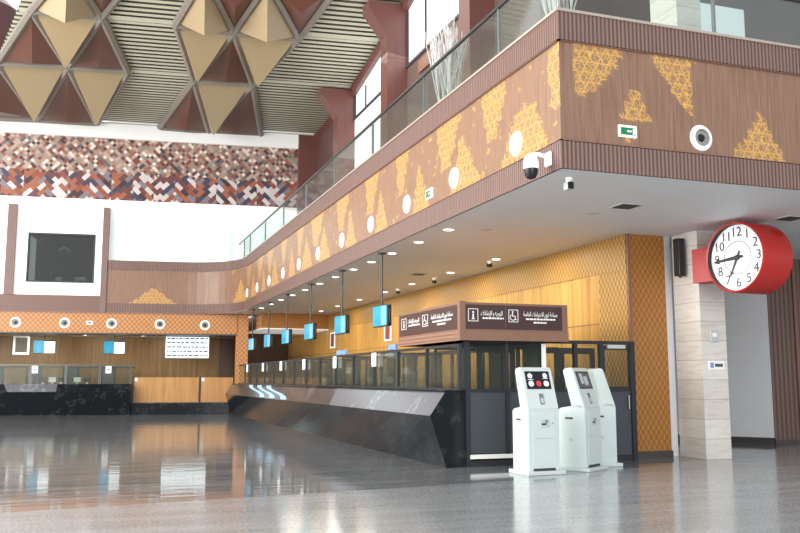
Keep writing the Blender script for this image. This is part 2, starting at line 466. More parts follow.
def wall_strip(pts, z0, z1, nz, step, name, mat, parent, gold=None, off=0.0):
    """vertical surface along a path with UV = (length, height) and a 'gold' attribute"""
    P = []; L = 0
    for a, b in zip(pts, pts[1:]):
        a, b = Vector(a), Vector(b); d = (b-a).length; n = max(1, int(round(d/step)))
        for i in range(n): P.append((a+(b-a)*i/n, L+d*i/n))
        L += d
    P.append((Vector(pts[-1]), L))
    bm = bmesh.new(); uvl = bm.loops.layers.uv.new('UVMap'); gl = bm.verts.layers.float.new('gold')
    grid = []
    for p, s in P:
        row = []
        for j in range(nz+1):
            z = z0+(z1-z0)*j/nz; v = bm.verts.new((p.x, p.y, z)); v[gl] = gold(s, z, p) if gold else 0; row.append((v, s, z))
        grid.append(row)
    for A, B in zip(grid, grid[1:]):
        for j in range(nz):
            q = [A[j], B[j], B[j+1], A[j+1]]; f = bm.faces.new([x[0] for x in q])
            for lp, x in zip(f.loops, q): lp[uvl].uv = (x[1], x[2])
    me = bpy.data.meshes.new(name); bm.to_mesh(me); bm.free(); me.materials.append(mat)
    o = bpy.data.objects.new(name, me); COL.objects.link(o); o.parent = parent; return o

bal = sroot('wall_balcony', 'long brown balcony parapet with gold triangular lattice inlay and ribbed bands', 'balcony wall')
for nm, pts, g in (('front', [(24.0, 10.15), (5.93, 10.15)], lambda s, z, p: gold_front(p.x, z)), ('side', long_path, lambda s, z, p: gold_side(s, z))):
    wall_strip(pts, 4.75, 6.18, 16, .09, 'inlay_panel', M['inlay'], bal, g)
    def out(pp, o=.03):
        r = []
        for i, p in enumerate(pp):
            a = Vector(pp[max(i-1, 0)]); b = Vector(pp[min(i+1, len(pp)-1)]); t = (b-a).normalized(); n = Vector((-t.y, t.x))
            r.append(tuple(Vector(p)+n*o))
        return r
    if nm == 'front': op = [(24, 10.12), (5.90, 10.12)]
    else: op = [(5.90, 10.12)]+[(x-.03 if y < 37.5 else x, y if y < 37.5 else y-.03) for x, y in long_path[1:]]
    for z0, z1, nn in ((6.18, 6.6, 'rib_band_top'), (4.35, 4.75, 'rib_band_bottom')):
        wall_strip(op, z0, z1, 1, .5, nn, M['rib'], bal)
# thin ledges that close the relief of the bands, and the coping
m = MB()
for z0, z1 in ((6.17, 6.19), (4.74, 4.76)):
    m.box(5.90, 24, 10.12, 10.16, z0, z1); m.box(5.90, 5.94, 10.12, 36, z0, z1)
m.build('ledge', M['sign_frame'], bal)
m = MB(); m.box(5.88, 24, 10.10, 10.40, 6.6, 6.64); m.box(5.88, 6.18, 10.401, 36.05, 6.6, 6.64)
ap = arc_pts()+[far(-5.42, 0)[:2]]
for a, b in zip(ap, ap[1:]):
    m.poly([(a[0], a[1], 6.62), (b[0], b[1], 6.62), (b[0]+.25, b[1]+.25, 6.62), (a[0]+.25, a[1]+.25, 6.62)])
m.build('coping', M['coping'], bal)
# gallery floor and back of parapet
m = MB(); m.box(6.2, 24, 10.4, 38.4, 6.0, 6.1)
struct(m.build('floor_gallery', M['skirt']), 'upper gallery floor behind the balcony parapet', 'floor')
m = MB(); m.box(6.14, 6.18, 10.36, 37, 4.4, 6.6); m.box(6.14, 24, 10.36, 10.40, 4.4, 6.6)
m.build('parapet_back', M['brown_band'], bal)

# soffit ceiling
m = MB(); pts = [(24, 10.15, ZC), (5.93, 10.15, ZC)]+[(x, y, ZC) for x, y in arc_pts()]+[far(-5.5, 0, ZC), far(-5.5, 1.0, ZC), far(6, 1.0, ZC), (11.5, 50, ZC), (24, 50, ZC)]
m.poly(pts); bmesh.ops.triangulate(m.bm, faces=m.bm.faces)
struct(m.build('ceiling', M['soffit']), 'smooth pale grey soffit under the balcony', 'ceiling')

# ------------------------------------------------------------------ lower right side: wood wall, pier, column, back panels
def boxo(name, mat, x0, x1, y0, y1, z0, z1, parent=None, bev=0, label=None): return MB().box(x0, x1, y0, y1, z0, z1, bev).build(name, mat, parent, label=label)
r = sroot('wall_right', 'honey wood back wall with lattice upper band behind the counters', 'wall')
boxo('wood_panelling', M['wood_wall'], 9.87, 10.0, 15.5, 48, 0, 3.66, r)
boxo('lattice_band', M['lattice_y'], 9.85, 10.0, 14.5, 48, 3.66, ZC, r)
boxo('lattice_panel', M['lattice_y'], 9.86, 10.0, 14.5, 15.5, 0, 3.66, r)
boxo('panel_seam', M['sign_frame'], 9.862, 9.88, 15.5, 48, 2.62, 2.64, r)
r = sroot('wall_pier', 'orange honey lattice pier between counter room and marble column', 'wall')
boxo('lattice_face', M['lattice_x'], 9.87, 10.72, 14.44, 14.9, .12, ZC, r)
boxo('edge_trim', M['sign_frame'], 9.85, 9.90, 14.42, 14.46, 0, ZC, r)
boxo('pier_skirting', M['skirt'], 9.87, 10.74, 14.42, 14.9, 0, .12, r)
boxo('white_reveal', M['white'], 10.72, 10.92, 14.5, 14.9, 0, ZC, r)
struct(boxo('column', M['column'], 10.9, 11.48, 13.65, 14.42, 0, ZC), 'square cream marble clad column beneath the red clock', 'column')
struct(boxo('column', M['column'], 10.66, 11.24, 13.65, 14.5, 6.1, 13), 'cream marble clad column on the upper gallery behind glass', 'column')
# white wall panel and brown slat wall to the right of the column, along one line
px0, py0, px1, py1 = 14.0, 17.9, 15.05, 16.42
L = math.hypot(px1-px0, py1-py0); ang = math.atan2(py1-py0, px1-px0)
r = sroot('wall_back', 'white wall panel with dark skirting beside the brown slatted wall', 'wall', (px1, py1, 0), ang)
boxo('white_panel', M['white'], -6, 0, 0, .2, .14, ZC, r); boxo('panel_skirting', M['skirt'], -6, 0, -.03, .2, 0, .14, r)
r = sroot('wall_slatted', 'brown vertical slat wall right of the white panel', 'wall', (15.06, 16.42, 0), -.25)
boxo('slat_panel', M['rib_wall'], 0, .62, -.02, .2, .1, ZC, r); boxo('lower_panel', M['sign_frame'], .62, .70, -.06, .2, .1, ZC, r)
boxo('slat_panel', M['rib_wall'], .70, 8, 0, .2, .1, ZC, r); boxo('slat_skirting', M['skirt'], 0, 8, -.04, .2, 0, .1, r)

# ------------------------------------------------------------------ far wall (local frame: x along wall, y away from us)
F0 = P0+(0,)
r = sroot('wall_far', 'far hall wall, white between the mosaic and brown band', 'wall', F0, FR)
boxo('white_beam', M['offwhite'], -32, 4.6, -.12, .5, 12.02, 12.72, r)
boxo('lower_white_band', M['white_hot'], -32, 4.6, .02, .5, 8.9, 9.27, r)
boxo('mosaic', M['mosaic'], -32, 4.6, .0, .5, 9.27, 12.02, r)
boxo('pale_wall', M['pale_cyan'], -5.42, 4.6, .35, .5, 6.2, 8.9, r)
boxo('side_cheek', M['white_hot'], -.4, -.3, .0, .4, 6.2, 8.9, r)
boxo('brown_band', M['rib'], -32, -5.45, -.02, .5, 4.35, 5.05, r)
boxo('lattice_beam', M['lattice_far'], -32, .15, -.06, .9, 3.45, 4.32, r)
boxo('brown_trim', M['sign_frame'], -32, .15, -.1, .0, 4.30, 4.36, r)
boxo('grey_trim', M['skirt'], -32, .15, -.08, .9, 3.40, 3.46, r)
# bays with windows
for i, (u0, u1) in enumerate(((-9.18, -5.67), (-13.0, -9.54), (-16.8, -13.36), (-20.6, -17.1), (-24.4, -20.9))):
    r2 = sroot('window_%d' % (i+1), 'dark interior window set in a white panel of the far wall' + ('' if i == 0 else ', bay %s from the brown corner' % ORD[i]), 'window', F0, FR)
    w0, w1 = u0+.47, u1-.30
    m = MB(); m.box(u0, w0, .1, .3, 5.05, 8.9); m.box(w1, u1, .1, .3, 5.05, 8.9); m.box(w0, w1, .1, .3, 5.05, 5.6); m.box(w0, w1, .1, .3, 7.73, 8.9)
    m.build('window_surround', M['white_hot'], r2)
    m = MB(); m.box(w0, w0+.06, .06, .2, 5.6, 7.73); m.box(w1-.06, w1, .06, .2, 5.6, 7.73); m.box(w0, w1, .06, .2, 5.6, 5.66); m.box(w0, w1, .06, .2, 7.65, 7.73)
    m.build('window_frame', M['vent_dark'], r2)
    boxo('window_pane', M['dark_glass'], w0+.05, w1-.05, .14, .16, 5.65, 7.67, r2)
    m = MB(); m.box(w0-.2, w1+.2, 3.0, 3.1, 5.4, 7.9); m.box(w0-.2, w1+.2, .3, 3.0, 7.85, 7.9); m.box(w0-.2, w1+.2, .3, 3.0, 5.4, 5.5)
    m.build('room_behind', M['vent_dark'], r2)
    if i < 2:
        m = MB(); dx = w0+.5
        m.box(dx, dx+.1, 2.85, 3.0, 5.5, 7.05); m.box(dx+1.1, dx+1.2, 2.85, 3.0, 5.5, 7.05); m.box(dx, dx+1.2, 2.85, 3.0, 6.95, 7.08); m.build('inner_door_frame', M['black'], r2)
        MB().box(dx+.3, dx+.55, 2.4, 2.6, 5.5, 6.1).box(dx+1.15, dx+1.6, 2.3, 2.5, 5.95, 6.1).build('lit_desk', M['paper'], r2)
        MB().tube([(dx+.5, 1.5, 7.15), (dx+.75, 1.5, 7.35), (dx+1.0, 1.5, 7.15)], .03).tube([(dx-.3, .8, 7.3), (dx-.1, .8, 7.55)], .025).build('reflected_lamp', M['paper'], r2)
for i, (u0, u1) in enumerate(((-5.67, -5.42), (-9.54, -9.18), (-13.36, -13.0), (-17.1, -16.8), (-20.9, -20.6))):
    struct(MB().box(u0, u1, -.06, .4, 5.05 if i else 4.36, 8.92).build('trim_%d' % (i+1), M['brown_band']), 'brown vertical trim post between the white bays, %s from the curved balcony' % ORD[i], 'trim')
    o = bpy.data.objects['trim_%d' % (i+1)]; o.location = F0; o.rotation_euler = (0, 0, FR)
# recess behind the beam
r = sroot('wall_recess', 'olive wood back wall of the recess under the far beam', 'wall', F0, FR)
boxo('wood_back', M['wood_far'], -32, -.55, 4.0, 4.2, 0, 3.5, r)
boxo('recess_ceiling', M['soffit'], -32, .1, .9, 4.2, 3.46, 3.55, r)
boxo('dark_door', M['brown_dark_wood'], -.55, .15, 3.9, 4.2, 0, 3.5, r)
r = sroot('wall_far_pier', 'narrow honey lattice pier at the far end of the counters', 'wall', F0, FR)
boxo('pier_face', M['lattice_far'], .13, .66, -.02, .9, 0, ZC-.02, r)
# bulkhead above the far end
r = sroot('trim_6', 'dropped lattice bulkhead with white underside at the far end of the soffit', 'bulkhead')
boxo('lattice_front', M['lattice_x'], 6.87, 9.87, 37.47, 41.5, 3.70, ZC-.01, r)
boxo('lattice_side', M['lattice_far'], 6.84, 6.88, 37.46, 41.5, 3.70, ZC-.01, r)
boxo('white_underside', M['lamp_dim'], 6.86, 9.87, 37.46, 41.5, 3.66, 3.70, r)
struct(boxo('wall_end', M['brown_dark_wood'], 6.3, 9.9, 46.0, 46.2, 0, ZC), 'dark brown wall at the far end of the counter room', 'wall')
boxw = boxo('wall_end', M['brown_dark_wood'], 6.4, 6.5, 39.5, 46.0, 0, ZC); struct(boxw, 'dark brown return wall behind the narrow lattice pier', 'wall')

# ------------------------------------------------------------------ upper right wall with pilasters and clerestory windows
XW = 9.4
r = sroot('wall_upper', 'maroon brown upper gallery wall', 'wall')
boxo('gallery_wall', M['gal_dark'], XW, XW+.2, 16.9, 26.2, 6.1, 11.7, r)
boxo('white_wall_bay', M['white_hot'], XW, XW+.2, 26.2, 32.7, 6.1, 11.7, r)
boxo('end_bay', M['maroon_dark'], XW, XW+.2, 32.7, 39, 6.1, 13.4, r)
roofz = lambda y: 12.7+.0087*(38.3-y)**2
for i, Yn in enumerate((25.9, 32.0, 38.0, 19.3)):
    near = {0: 'between the two bright clerestory windows', 1: 'next beyond the far clerestory window', 2: 'against the end of the mosaic', 3: 'nearest to the camera above the glass rail'}[i]
    if i != 2:
        zt = roofz(Yn)-.15
        prof = [(8.7, 6.1), (XW, 6.1), (XW, zt), (8.05, zt), (8.05, zt-.25), (8.7, zt-1.1)]
    else: prof = [(8.5, 6.1), (XW, 6.1), (XW, 12.65), (8.5, 12.65)]
    o = MB().prism(prof, 'y', Yn, Yn+.7).build('wall_pilaster', M['maroon']); struct(o, 'maroon clad pilaster '+near, 'pilaster')
    m = MB()
    for zz in (8.4, 10.2, 12.0, 13.8):
        if zz < (12.5 if i == 2 else roofz(Yn)-1.3): m.box(8.5 if i == 2 else 8.695, XW, Yn-.004, Yn+.71, zz, zz+.02)
    m.box(9.0, 9.02, Yn-.004, Yn, 6.1, 12.5); m.build('joint', M['maroon_dark'], o)
for i, (y0, y1) in enumerate(((26.6, 32.0), (20.0, 25.9))):
    r = sroot('window_%d' % (6+i), ('far' if i == 0 else 'near')+' bright clerestory window above the gallery', 'window')
    pr = [(y0, 11.75), (y1, 11.75), (y1, roofz(y1)-.4), (y0, roofz(y0)-.4)]
    MB().prism(pr, 'x', XW+.02, XW+.06).build('window_pane', M['daylight'], r)
    m = MB(); m.box(XW-.05, XW+.05, y0, y1, 11.68, 11.78); m.box(XW-.03, XW+.03, y1-.12, y1-.04, 11.7, roofz(y1)-.4); m.box(XW-.03, XW+.03, (y0+y1)/2+1.2, (y0+y1)/2+1.26, 11.7, roofz(y1)-.4)
    m.build('window_frame', M['vent_dark'], r)
    m = MB(); m.prism([(y0, roofz(y0)-.4), (y1, roofz(y1)-.4), (y1, roofz(y1)), (y0, roofz(y0))], 'x', XW-.15, XW+.1); m.build('window_header', M['maroon'], r)
struct(MB().prism([(16.9, 11.7), (20.5, 11.7), (20.5, roofz(20.5)), (16.9, roofz(16.9))], 'x', XW, XW+.2).build('wall_upper', M['maroon_dark']), 'upper part of the gallery wall nearest the camera', 'wall')
# gallery wall behind the front balustrade
r = sroot('wall_gallery', 'dim gallery back wall seen through the front balustrade', 'wall')
boxo('brown_panel', M['maroon_dark'], 9.6, 11.2, 16.9, 17.1, 6.1, 13, r)
boxo('dark_panel', M['gal_dark'], 11.2, 24, 17.0, 17.2, 6.1, 13, r)
boxo('pale_doorway', M['pale_cyan'], 13.3, 15.3, 16.95, 17.0, 6.1, 10.85, r)
boxo('pale_reveal', M['kiosk_shade'], 12.6, 13.3, 16.9, 17.0, 6.1, 10.9, r)
m = MB(); m.box(9.4, 24, 10.4, 17.2, 13.0, 13.1); struct(m.build('ceiling_gallery', M['soffit']), 'gallery ceiling', 'ceiling')

# ------------------------------------------------------------------ main roof: slatted slope, frame and pyramids
m = MB(); c0, c1 = -13.0, 3.5
def R(u, v, h=0): 
    g = .0174*abs(v); q = math.sqrt(1+g*g)
    return (u, v-g*h/q, 12.7+.0087*v*v-h/q)
slope_root = sroot('ceiling_roof', 'sloping hall roof of cream metal slats', 'ceiling', F0, FR)
# edge of the roof follows the right wall (9.45), which is skewed to the far wall
def u_edge(v): 
    # world X = 9.45
    return (9.45-P0[0]-v*math.sin(A7))/math.cos(A7)
for k in range(15):
    va, vb = -2*k, -2*k-2; m.poly([R(-11.3-.39*va, va, -.12), R(u_edge(va), va, -.12), R(u_edge(vb), vb, -.12), R(-11.3-.39*vb, vb, -.12)])
m.build('roof_backing', M['slat_back'], slope_root)
m = MB(); v = -.1
def u_left(v): return -11.3+(-v)*.39
while v > -26:
    a, b = u_left(v), u_edge(v)-.1
    w = .15
    q = [R(a, v, 0), R(b, v, 0), R(b, v-w, 0), R(a, v-w, 0)]
    m.poly(q)
    v -= .27
m.build('slat', M['slat'], slope_root, recalc=False)
m = MB()
for v in (-.05, -6.2, -9.9, -12.6, -16):
    a, b = u_left(v), u_edge(v)-.1; m.poly([R(a, v+.13, .03), R(b, v+.13, .03), R(b, v-.13, .03), R(a, v-.13, .03)])
m.build('cross_rib', M['slat'], slope_root)
m = MB()
for k in range(13):
    a = R(u_edge(-2*k), -2*k); b = R(u_edge(-2*k-2), -2*k-2)
    m.poly([(a[0]-.28, a[1], a[2]-.05), (b[0]-.28, b[1], b[2]-.05), (b[0]+.2, b[1], b[2]-.35), (a[0]+.2, a[1], a[2]-.35)])
m.build('edge_beam', M['maroon'], slope_root)

N = {'a0': (-11.07, -.10), 'a1': (-8.54, -.3), 'a2': (-6.09, -.29), 'a3': (-3.43, -.27), 'a4': (-1.30, -.05), 'a5': (1.03, -.03),
     'b0': (-8.84, -6.26), 'b1': (-6.41, -6.35), 'b2': (-4.29, -6.30), 'b3': (-1.88, -5.95), 'b4': (.36, -5.97),
     'c0': (-7.01, -10.02), 'c1': (-4.82, -10.01), 'c2': (-2.44, -9.91), 'c3': (-.49, -9.73), 'c4': (1.77, -9.70),
     'd0': (-7.22, -12.39), 'd1': (-5.56, -12.46), 'd2': (-3.44, -12.61), 'd3': (-1.48, -12.67), 'd4': (.47, -12.62), 'd5': (2.65, -12.66)}
tris = [  # nodes, colour, apex (u,v) weights toward nodes, label
    ('a0', 'a1', 'b0', 0, (.4, .3, .3), 'brown roof pyramid at the left picture edge, lowest row'),
    ('a1', 'a2', 'b1', 0, (.43, .43, .14), 'brown roof pyramid of the lowest row left of the wide slatted gap'),
    ('a3', 'a4', 'b3', 0, (.43, .43, .14), 'brown roof pyramid of the lowest row, just right of the slatted gap'),
    ('a4', 'a5', 'b4', 0, (.43, .43, .14), 'brown roof pyramid of the lowest row, rightmost of all'),
    ('b0', 'b1', 'a1', 1, (.2, .2, .6), 'beige roof pyramid pointing down in the lowest row at far left'),
    ('b1', 'b2', 'a2', 1, (.2, .2, .6), 'beige roof pyramid pointing down beside the wide slatted gap'),
    ('b3', 'b4', 'a4', 1, (.2, .2, .6), 'beige roof pyramid pointing down between the two rightmost low brown pyramids'),
    ('b0', 'b1', 'c0', 0, (.41, .41, .18), 'brown roof pyramid of the second row at far left'),
    ('b1', 'b2', 'c1', 0, (.41, .41, .18), 'brown roof pyramid of the second row beside the wide slatted gap'),
    ('b3', 'b4', 'c3', 0, (.41, .41, .18), 'brown roof pyramid of the second row ringed by beige ones'),
    ('c0', 'c1', 'b1', 1, (.22, .22, .56), 'beige roof pyramid pointing down in the second row, left cluster'),
    ('c2', 'c3', 'b3', 1, (.22, .22, .56), 'beige roof pyramid pointing down at the left edge of the right cluster'),
    ('c3', 'c4', 'b4', 1, (.22, .22, .56), 'beige roof pyramid pointing down at the right edge of the right cluster'),
    ('c0', 'c1', 'd1', 1, (.33, .33, .34), 'beige roof pyramid cut by the top picture edge, left cluster'),
    ('c2', 'c3', 'd3', 1, (.33, .33, .34), 'beige roof pyramid at the top with a bright facet, right cluster'),
    ('c3', 'c4', 'd4', 1, (.33, .33, .34), 'beige roof pyramid at the top beside the right slats'),
    ('d3', 'd4', 'c3', 0, (.33, .33, .34), 'brown roof pyramid pointing down between two top beige pyramids'),
    ('d1', 'd2', 'c1', 0, (.33, .33, .34), 'brown roof pyramid pointing down at the top edge of the left cluster'),
    ('d4', 'd5', 'c4', 0, (.33, .33, .34), 'brown roof pyramid at the top next to the bright gallery pilaster')]
edges = set()
for a, b, c, colr, w, lab in tris:
    A, B, C = N[a], N[b], N[c]
    for e in ((a, b), (b, c), (a, c)): edges.add(tuple(sorted(e)))
    cu = (A[0]+B[0]+C[0])/3; cv = (A[1]+B[1]+C[1])/3
    def sh(P, s=.87): return (cu+(P[0]-cu)*s, cv+(P[1]-cv)*s)
    As, Bs, Cs = map(sh, (A, B, C))
    au = w[0]*A[0]+w[1]*B[0]+w[2]*C[0]; av = w[0]*A[1]+w[1]*B[1]+w[2]*C[1]
    t = thing('roof_pyramid', lab, 'roof pyramid', far(cu, cv, 12.7+.0087*cv*cv), FR, 'triangular pyramids hung on the slatted roof')
    cz = 12.7+.0087*cv*cv
    def Lc(P, h):
        q = R(P[0], P[1], h); return (q[0]-cu, q[1]-cv, q[2]-cz)
    ap_ = Lc((au, av), 1.0 if colr else .4); q = [Lc(As, .12), Lc(Bs, .12), Lc(Cs, .12)]; q2 = [Lc(As, .0), Lc(Bs, .0), Lc(Cs, .0)]
    m = MB()
    for i in range(3): m.poly([q[i], q[(i+1) % 3], ap_]); m.poly([q2[i], q2[(i+1) % 3], q[(i+1) % 3], q[i]])
    m.poly(q2); m.build('facet_shell', M['pyr_beige'] if colr else M['pyr_brown'], t)
m = MB()
for a, b in edges:
    A, B = Vector(R(*N[a], .1)), Vector(R(*N[b], .1)); m.cyl(A, B, .14, seg=6)
o = m.build('roof_lattice_frame', M['lat_frame']); o.location = F0; o.rotation_euler = (0, 0, FR)
tag(o, 'grey triangular lattice frame holding the brown and beige roof pyramids', 'roof frame')
# maroon drum and bright glazing at the far top-left
m = MB(); m.cyl(far(-11.5, -.6, 12.75), far(-11.5, -.6, 17.0), 2.25, seg=40); m.cyl(far(-11.5, -.6, 17.0), far(-11.5, -.6, 17.5), 2.25, 1.7, seg=40); o = m.build('wall_drum', M['maroon'], smooth=True); struct(o, 'round maroon drum at the upper left picture corner', 'drum')
o = MB().poly([(-40, 3, 12.7), (-6, 3, 12.7), (-6, 3, 26), (-40, 3, 26)]).build('window_8', M['daylight']); o.location = F0; o.rotation_euler = (0, 0, FR); struct(o, 'bright glazing behind the maroon drum', 'window')

# ------------------------------------------------------------------ glass balustrades
t = thing('glass_balustrade', 'glass balustrade with dark handrail along the long side of the balcony', 'balustrade')
y = 11.0; ys = [10.35]+[12.2+3.4*k for k in range(9)]+[39.6]
for a, b in zip(ys, ys[1:]):
    if b > 37: b = 37.5
    if a >= 37: break
    MB().box(6.02, 6.04, a+.02, b-.02, 6.55, 7.5).build('glass_pane', M['rail_glass'], t)
    MB().box(6.0, 6.05, b-.02, b+.01, 6.55, 7.5).build('post', M['steel'], t)
MB().tube([(6.03, 10.3, 7.55), (6.03, 40.0, 7.55)], .035).build('handrail', M['rail'], t)
t = thing('glass_balustrade', 'glass balustrade along the short front side of the balcony', 'balustrade')
for k in range(6):
    a = 6.05+2.6*k; MB().box(a+.02, a+2.58, 10.22, 10.24, 6.6, 7.42).build('glass_pane', M['rail_glass'], t); MB().box(a+2.58, a+2.62, 10.2, 10.25, 6.55, 7.42).build('post', M['steel'], t)
MB().tube([(6.03, 10.23, 7.46), (22, 10.23, 7.46)], .035).build('handrail', M['rail'], t)

# white decorative branch trees on the gallery
def branch_tree(loc, h, spread, label, seed):
    rnd = random.Random(seed); t = thing('branch_tree', label, 'artificial tree', loc)
    m = MB()
    def grow(p, d, L, r, n):
        q = p+d*L; m.cyl(p, q, r, r*.75, seg=6)
        if n == 0: return
        for _ in range(3 if n > 2 else 2):
            nd = (d+Vector((rnd.uniform(-1, 1)*.3, rnd.uniform(-1, 1)*.3, rnd.uniform(.0, .4)))).normalized(); grow(q, nd, L*rnd.uniform(.62, .85), r*.75, n-1)
    for k in range(spread): 
        grow(Vector((rnd.uniform(-.25, .25), rnd.uniform(-.25, .25), .0)), Vector((rnd.uniform(-.05, .05), rnd.uniform(-.05, .05), 1)).normalized(), h*.27, .035, 4)
    t.scale = (.7, .7, 1)
    m.build('branch', M['branch'], t); MB().cyl((0, 0, 0), (0, 0, .25), .3, .26).build('pot', M['white'], t)
branch_tree((7.4, 17.6, 6.1), 3.9, 7, 'white bare branch tree behind the long glass balustrade', 3)
branch_tree((6.6, 11.25, 6.1), 2.2, 9, 'small white branch tree at the balcony corner', 5)
t = thing('wall_plaque', 'small pinkish plaque on the gallery wall below the clerestory', 'plaque', (9.38, 24.2, 11.3))
MB().box(-.05, 0, -.5, .5, -.2, .2).build('plaque_board', M['sign_frame'], t); 
t = thing('gallery_bench_light', 'white strip light lying along the gallery floor edge', 'light', (6.2, 11.75, 6.69))  # solid glowing strip in place of a reflected light streak, no fitting here
MB().box(-.03, .03, -.75, .75, 0, .08, .01).build('light_strip', M['lamp_dim'], t); boxo('strip_foot', M['steel'], -.06, .06, -.1, .1, -.05, 0, t)

# ------------------------------------------------------------------ round wall speakers
def speaker_proto(name, label, group, axis):
    t = thing(name, label, 'speaker', group=group)
    MB().lathe([(.13, -.035), (.17, -.03), (.195, -.005), (.2, .02)], axis, 28).disc((0, 0, 0), .01, axis).build('speaker_ring', M['spk_white'], t, True)
    MB().lathe([(.13, -.034), (.115, .0), (.06, -.005)], axis, 24).build('speaker_cone', M['spk_pale'] if axis == 'x' else M['spk_grey'], t, True)
    MB().lathe([(.06, -.006), (.045, -.03), (.001, -.035)], axis, 16).build('dust_cap', M['spk_white'] if axis == 'x' else M['black'], t, True)
    return t
ysp = [11.49, 13.9, 16.36, 18.81, 21.29, 23.8, 26.25, 28.66, 31.1, 33.55, 35.9]
sp = speaker_proto('wall_speaker', 'round white speaker on the long balcony face, first from the corner', 'round speakers along the balcony face', 'x')
sp.location = (5.93, ysp[0], 5.05)
for i, y in enumerate(ysp[1:]): dup(sp, (5.93, y, 5.05), 'round white speaker on the long balcony face, %s from the corner' % ORD[i+1])
f1 = speaker_proto('wall_speaker', 'round white speaker on the short front face of the balcony', None, 'y'); f1.location = (8.26, 10.15, 5.0)
fs = speaker_proto('wall_speaker', 'round white speaker on the far lattice beam, first from the right', 'round speakers on the far lattice beam', 'y')
fs.location = far(-1.22, -.06, 3.84); fs.rotation_euler = (0, 0, FR); fs.scale = (1.15,)*3
for i, u in enumerate((-3.13, -5.13, -7.04, -8.99)): dup(fs, far(u, -.06, 3.86), 'round white speaker on the far lattice beam, %s from the right' % ORD[i+1], FR)

# exit signs and small plates
def exit_sign(loc, rz, label, s=1.0):
    t = thing('exit_sign', label, 'exit sign', loc, rz, 'green exit signs')
    MB().box(-.17*s, .17*s, -.03, 0, -.1*s, .1*s, .005).build('sign_box', M['spk_white'], t)
    MB().box(-.135*s, .135*s, -.034, -.03, -.06*s, .06*s).build('green_face', M['green'], t)
    m = MB(); z = -.036
    m.poly([(.01*s, z, -.012*s), (.07*s, z, -.012*s), (.07*s, z, .012*s), (.01*s, z, .012*s)]); m.poly([(.01*s, z, -.03*s), (.01*s, z, .03*s), (-.03*s, z, 0)])
    m.poly([(.085*s, z, -.05*s), (.125*s, z, -.05*s), (.125*s, z, .05*s), (.085*s, z, .05*s)])
    m.build('arrow_and_door', M['icon_white'], t)
exit_sign((6.99, 10.15, 4.97), 0, 'small green exit sign on the short front face of the balcony', .88)
exit_sign((5.93, 15.07, 5.0), -PI/2, 'small exit sign on the long balcony face between two round speakers')
t = thing('wall_plate', 'small white rectangular plate on the far lattice beam between speakers', 'wall plate', far(-6.03, -.06, 3.88), FR)
MB().box(-.14, .14, -.03, 0, -.08, .08, .01).build('plate', M['spk_white'], t); MB().box(-.08, .08, -.034, -.03, -.03, .03).build('plate_label', M['vent_dark'], t)

# ------------------------------------------------------------------ ceiling fittings
def downlight(loc, label, r=.11, group='round downlights in the soffit'):
    t = thing('downlight', label, 'downlight', loc, 0, group)
    MB().lathe([(r*.8, .01), (r*.85, -.012), (r, -.014), (r*1.05, .0)], 'z', 20).build('trim_ring', M['lamp_dim'], t, True)
    MB().disc((0, 0, -.006), r*.82, 'z', 20).build('lamp_face', M['lamp'], t)
    return t
y_edge = [15.15, 16.78, 18.5, 20.05, 21.6, 23.4, 25.2, 27.1, 29.0, 30.9, 32.8, 34.8]
pr0 = downlight((6.34, y_edge[0], ZC), 'downlight in the edge row of the soffit, first from the balcony corner', group='downlights in the edge row of the soffit')
for i, y in enumerate(y_edge[1:]): dup(pr0, (6.34, y, ZC), 'downlight in the edge row of the soffit, %s from the balcony corner' % ORD[i+1])
y_in = [18.58, 21.4, 24.4, 27.0, 29.9, 32.86, 35.5]
pr1 = downlight((9.0, y_in[0], ZC), 'downlight near the wood wall, first from the marble column', group='downlights near the wood wall')
for i, y in enumerate(y_in[1:]): dup(pr1, (9.0, y, ZC), 'downlight near the wood wall, %s from the marble column' % ORD[i+1])
pr2 = downlight(far(-9.2, 1.1, 3.46), 'downlight in the far recess ceiling, leftmost', .10, 'downlights in the far recess')
for i, (u, v) in enumerate(((-7.6, 1.0), (-6.5, 2.2), (-6.05, 1.1), (-4.6, 1.0), (-4.0, 2.4), (-2.6, 1.1))): dup(pr2, far(u, v, 3.46), 'downlight in the far recess ceiling, %s from the left' % ORD[i+1])
t0 = thing('ceiling_vent', 'square louvred ceiling vent left of the red clock', 'vent', (8.24, 12.06, ZC), 0, 'square vents in the soffit')
m = MB(); m.box(-.2, .2, -.2, .2, -.012, 0); m.build('vent_frame', M['kiosk_shade'], t0)
m = MB()
for k in range(4): s = .17-.045*k; m.box(-s, s, -s, s, -.016-.003*k, -.012-.003*k)
m.build('louvre', M['vent_dark'], t0)
dup(t0, (11.63, 12.02, ZC), 'square louvred ceiling vent right of the red clock')
dup(t0, (8.3, 22.0, ZC), 'square louvred ceiling vent beside the security cameras')
t = thing('ceiling_speaker', 'flat round pale speaker in the soffit above the sign box', 'speaker', (8.06, 12.78, ZC)); MB().lathe([(.001, -.012), (.1, -.012), (.12, 0)], 'z', 24).build('round_grille', M['kiosk_shade'], t, True)
t = thing('ceiling_speaker', 'flat round pale speaker in the soffit beside the edge downlights', 'speaker', (7.0, 14.9, ZC)); MB().lathe([(.001, -.012), (.1, -.012), (.12, 0)], 'z', 24).build('round_grille', M['kiosk_shade'], t, True)
def bullet(loc, label, rz=0, g='small bullet cameras on the soffit'):
    t = thing('security_camera', label, 'camera', loc, rz, g)
    MB().cyl((0, 0, 0), (0, 0, -.03), .06).build('mount', M['spk_white'], t, True); MB().cyl((0, 0, -.03), (0, 0, -.08), .02).build('stem', M['spk_white'], t)
    MB().cyl((0, .07, -.1), (0, -.08, -.12), .045).build('camera_body', M['black'], t, True); return t
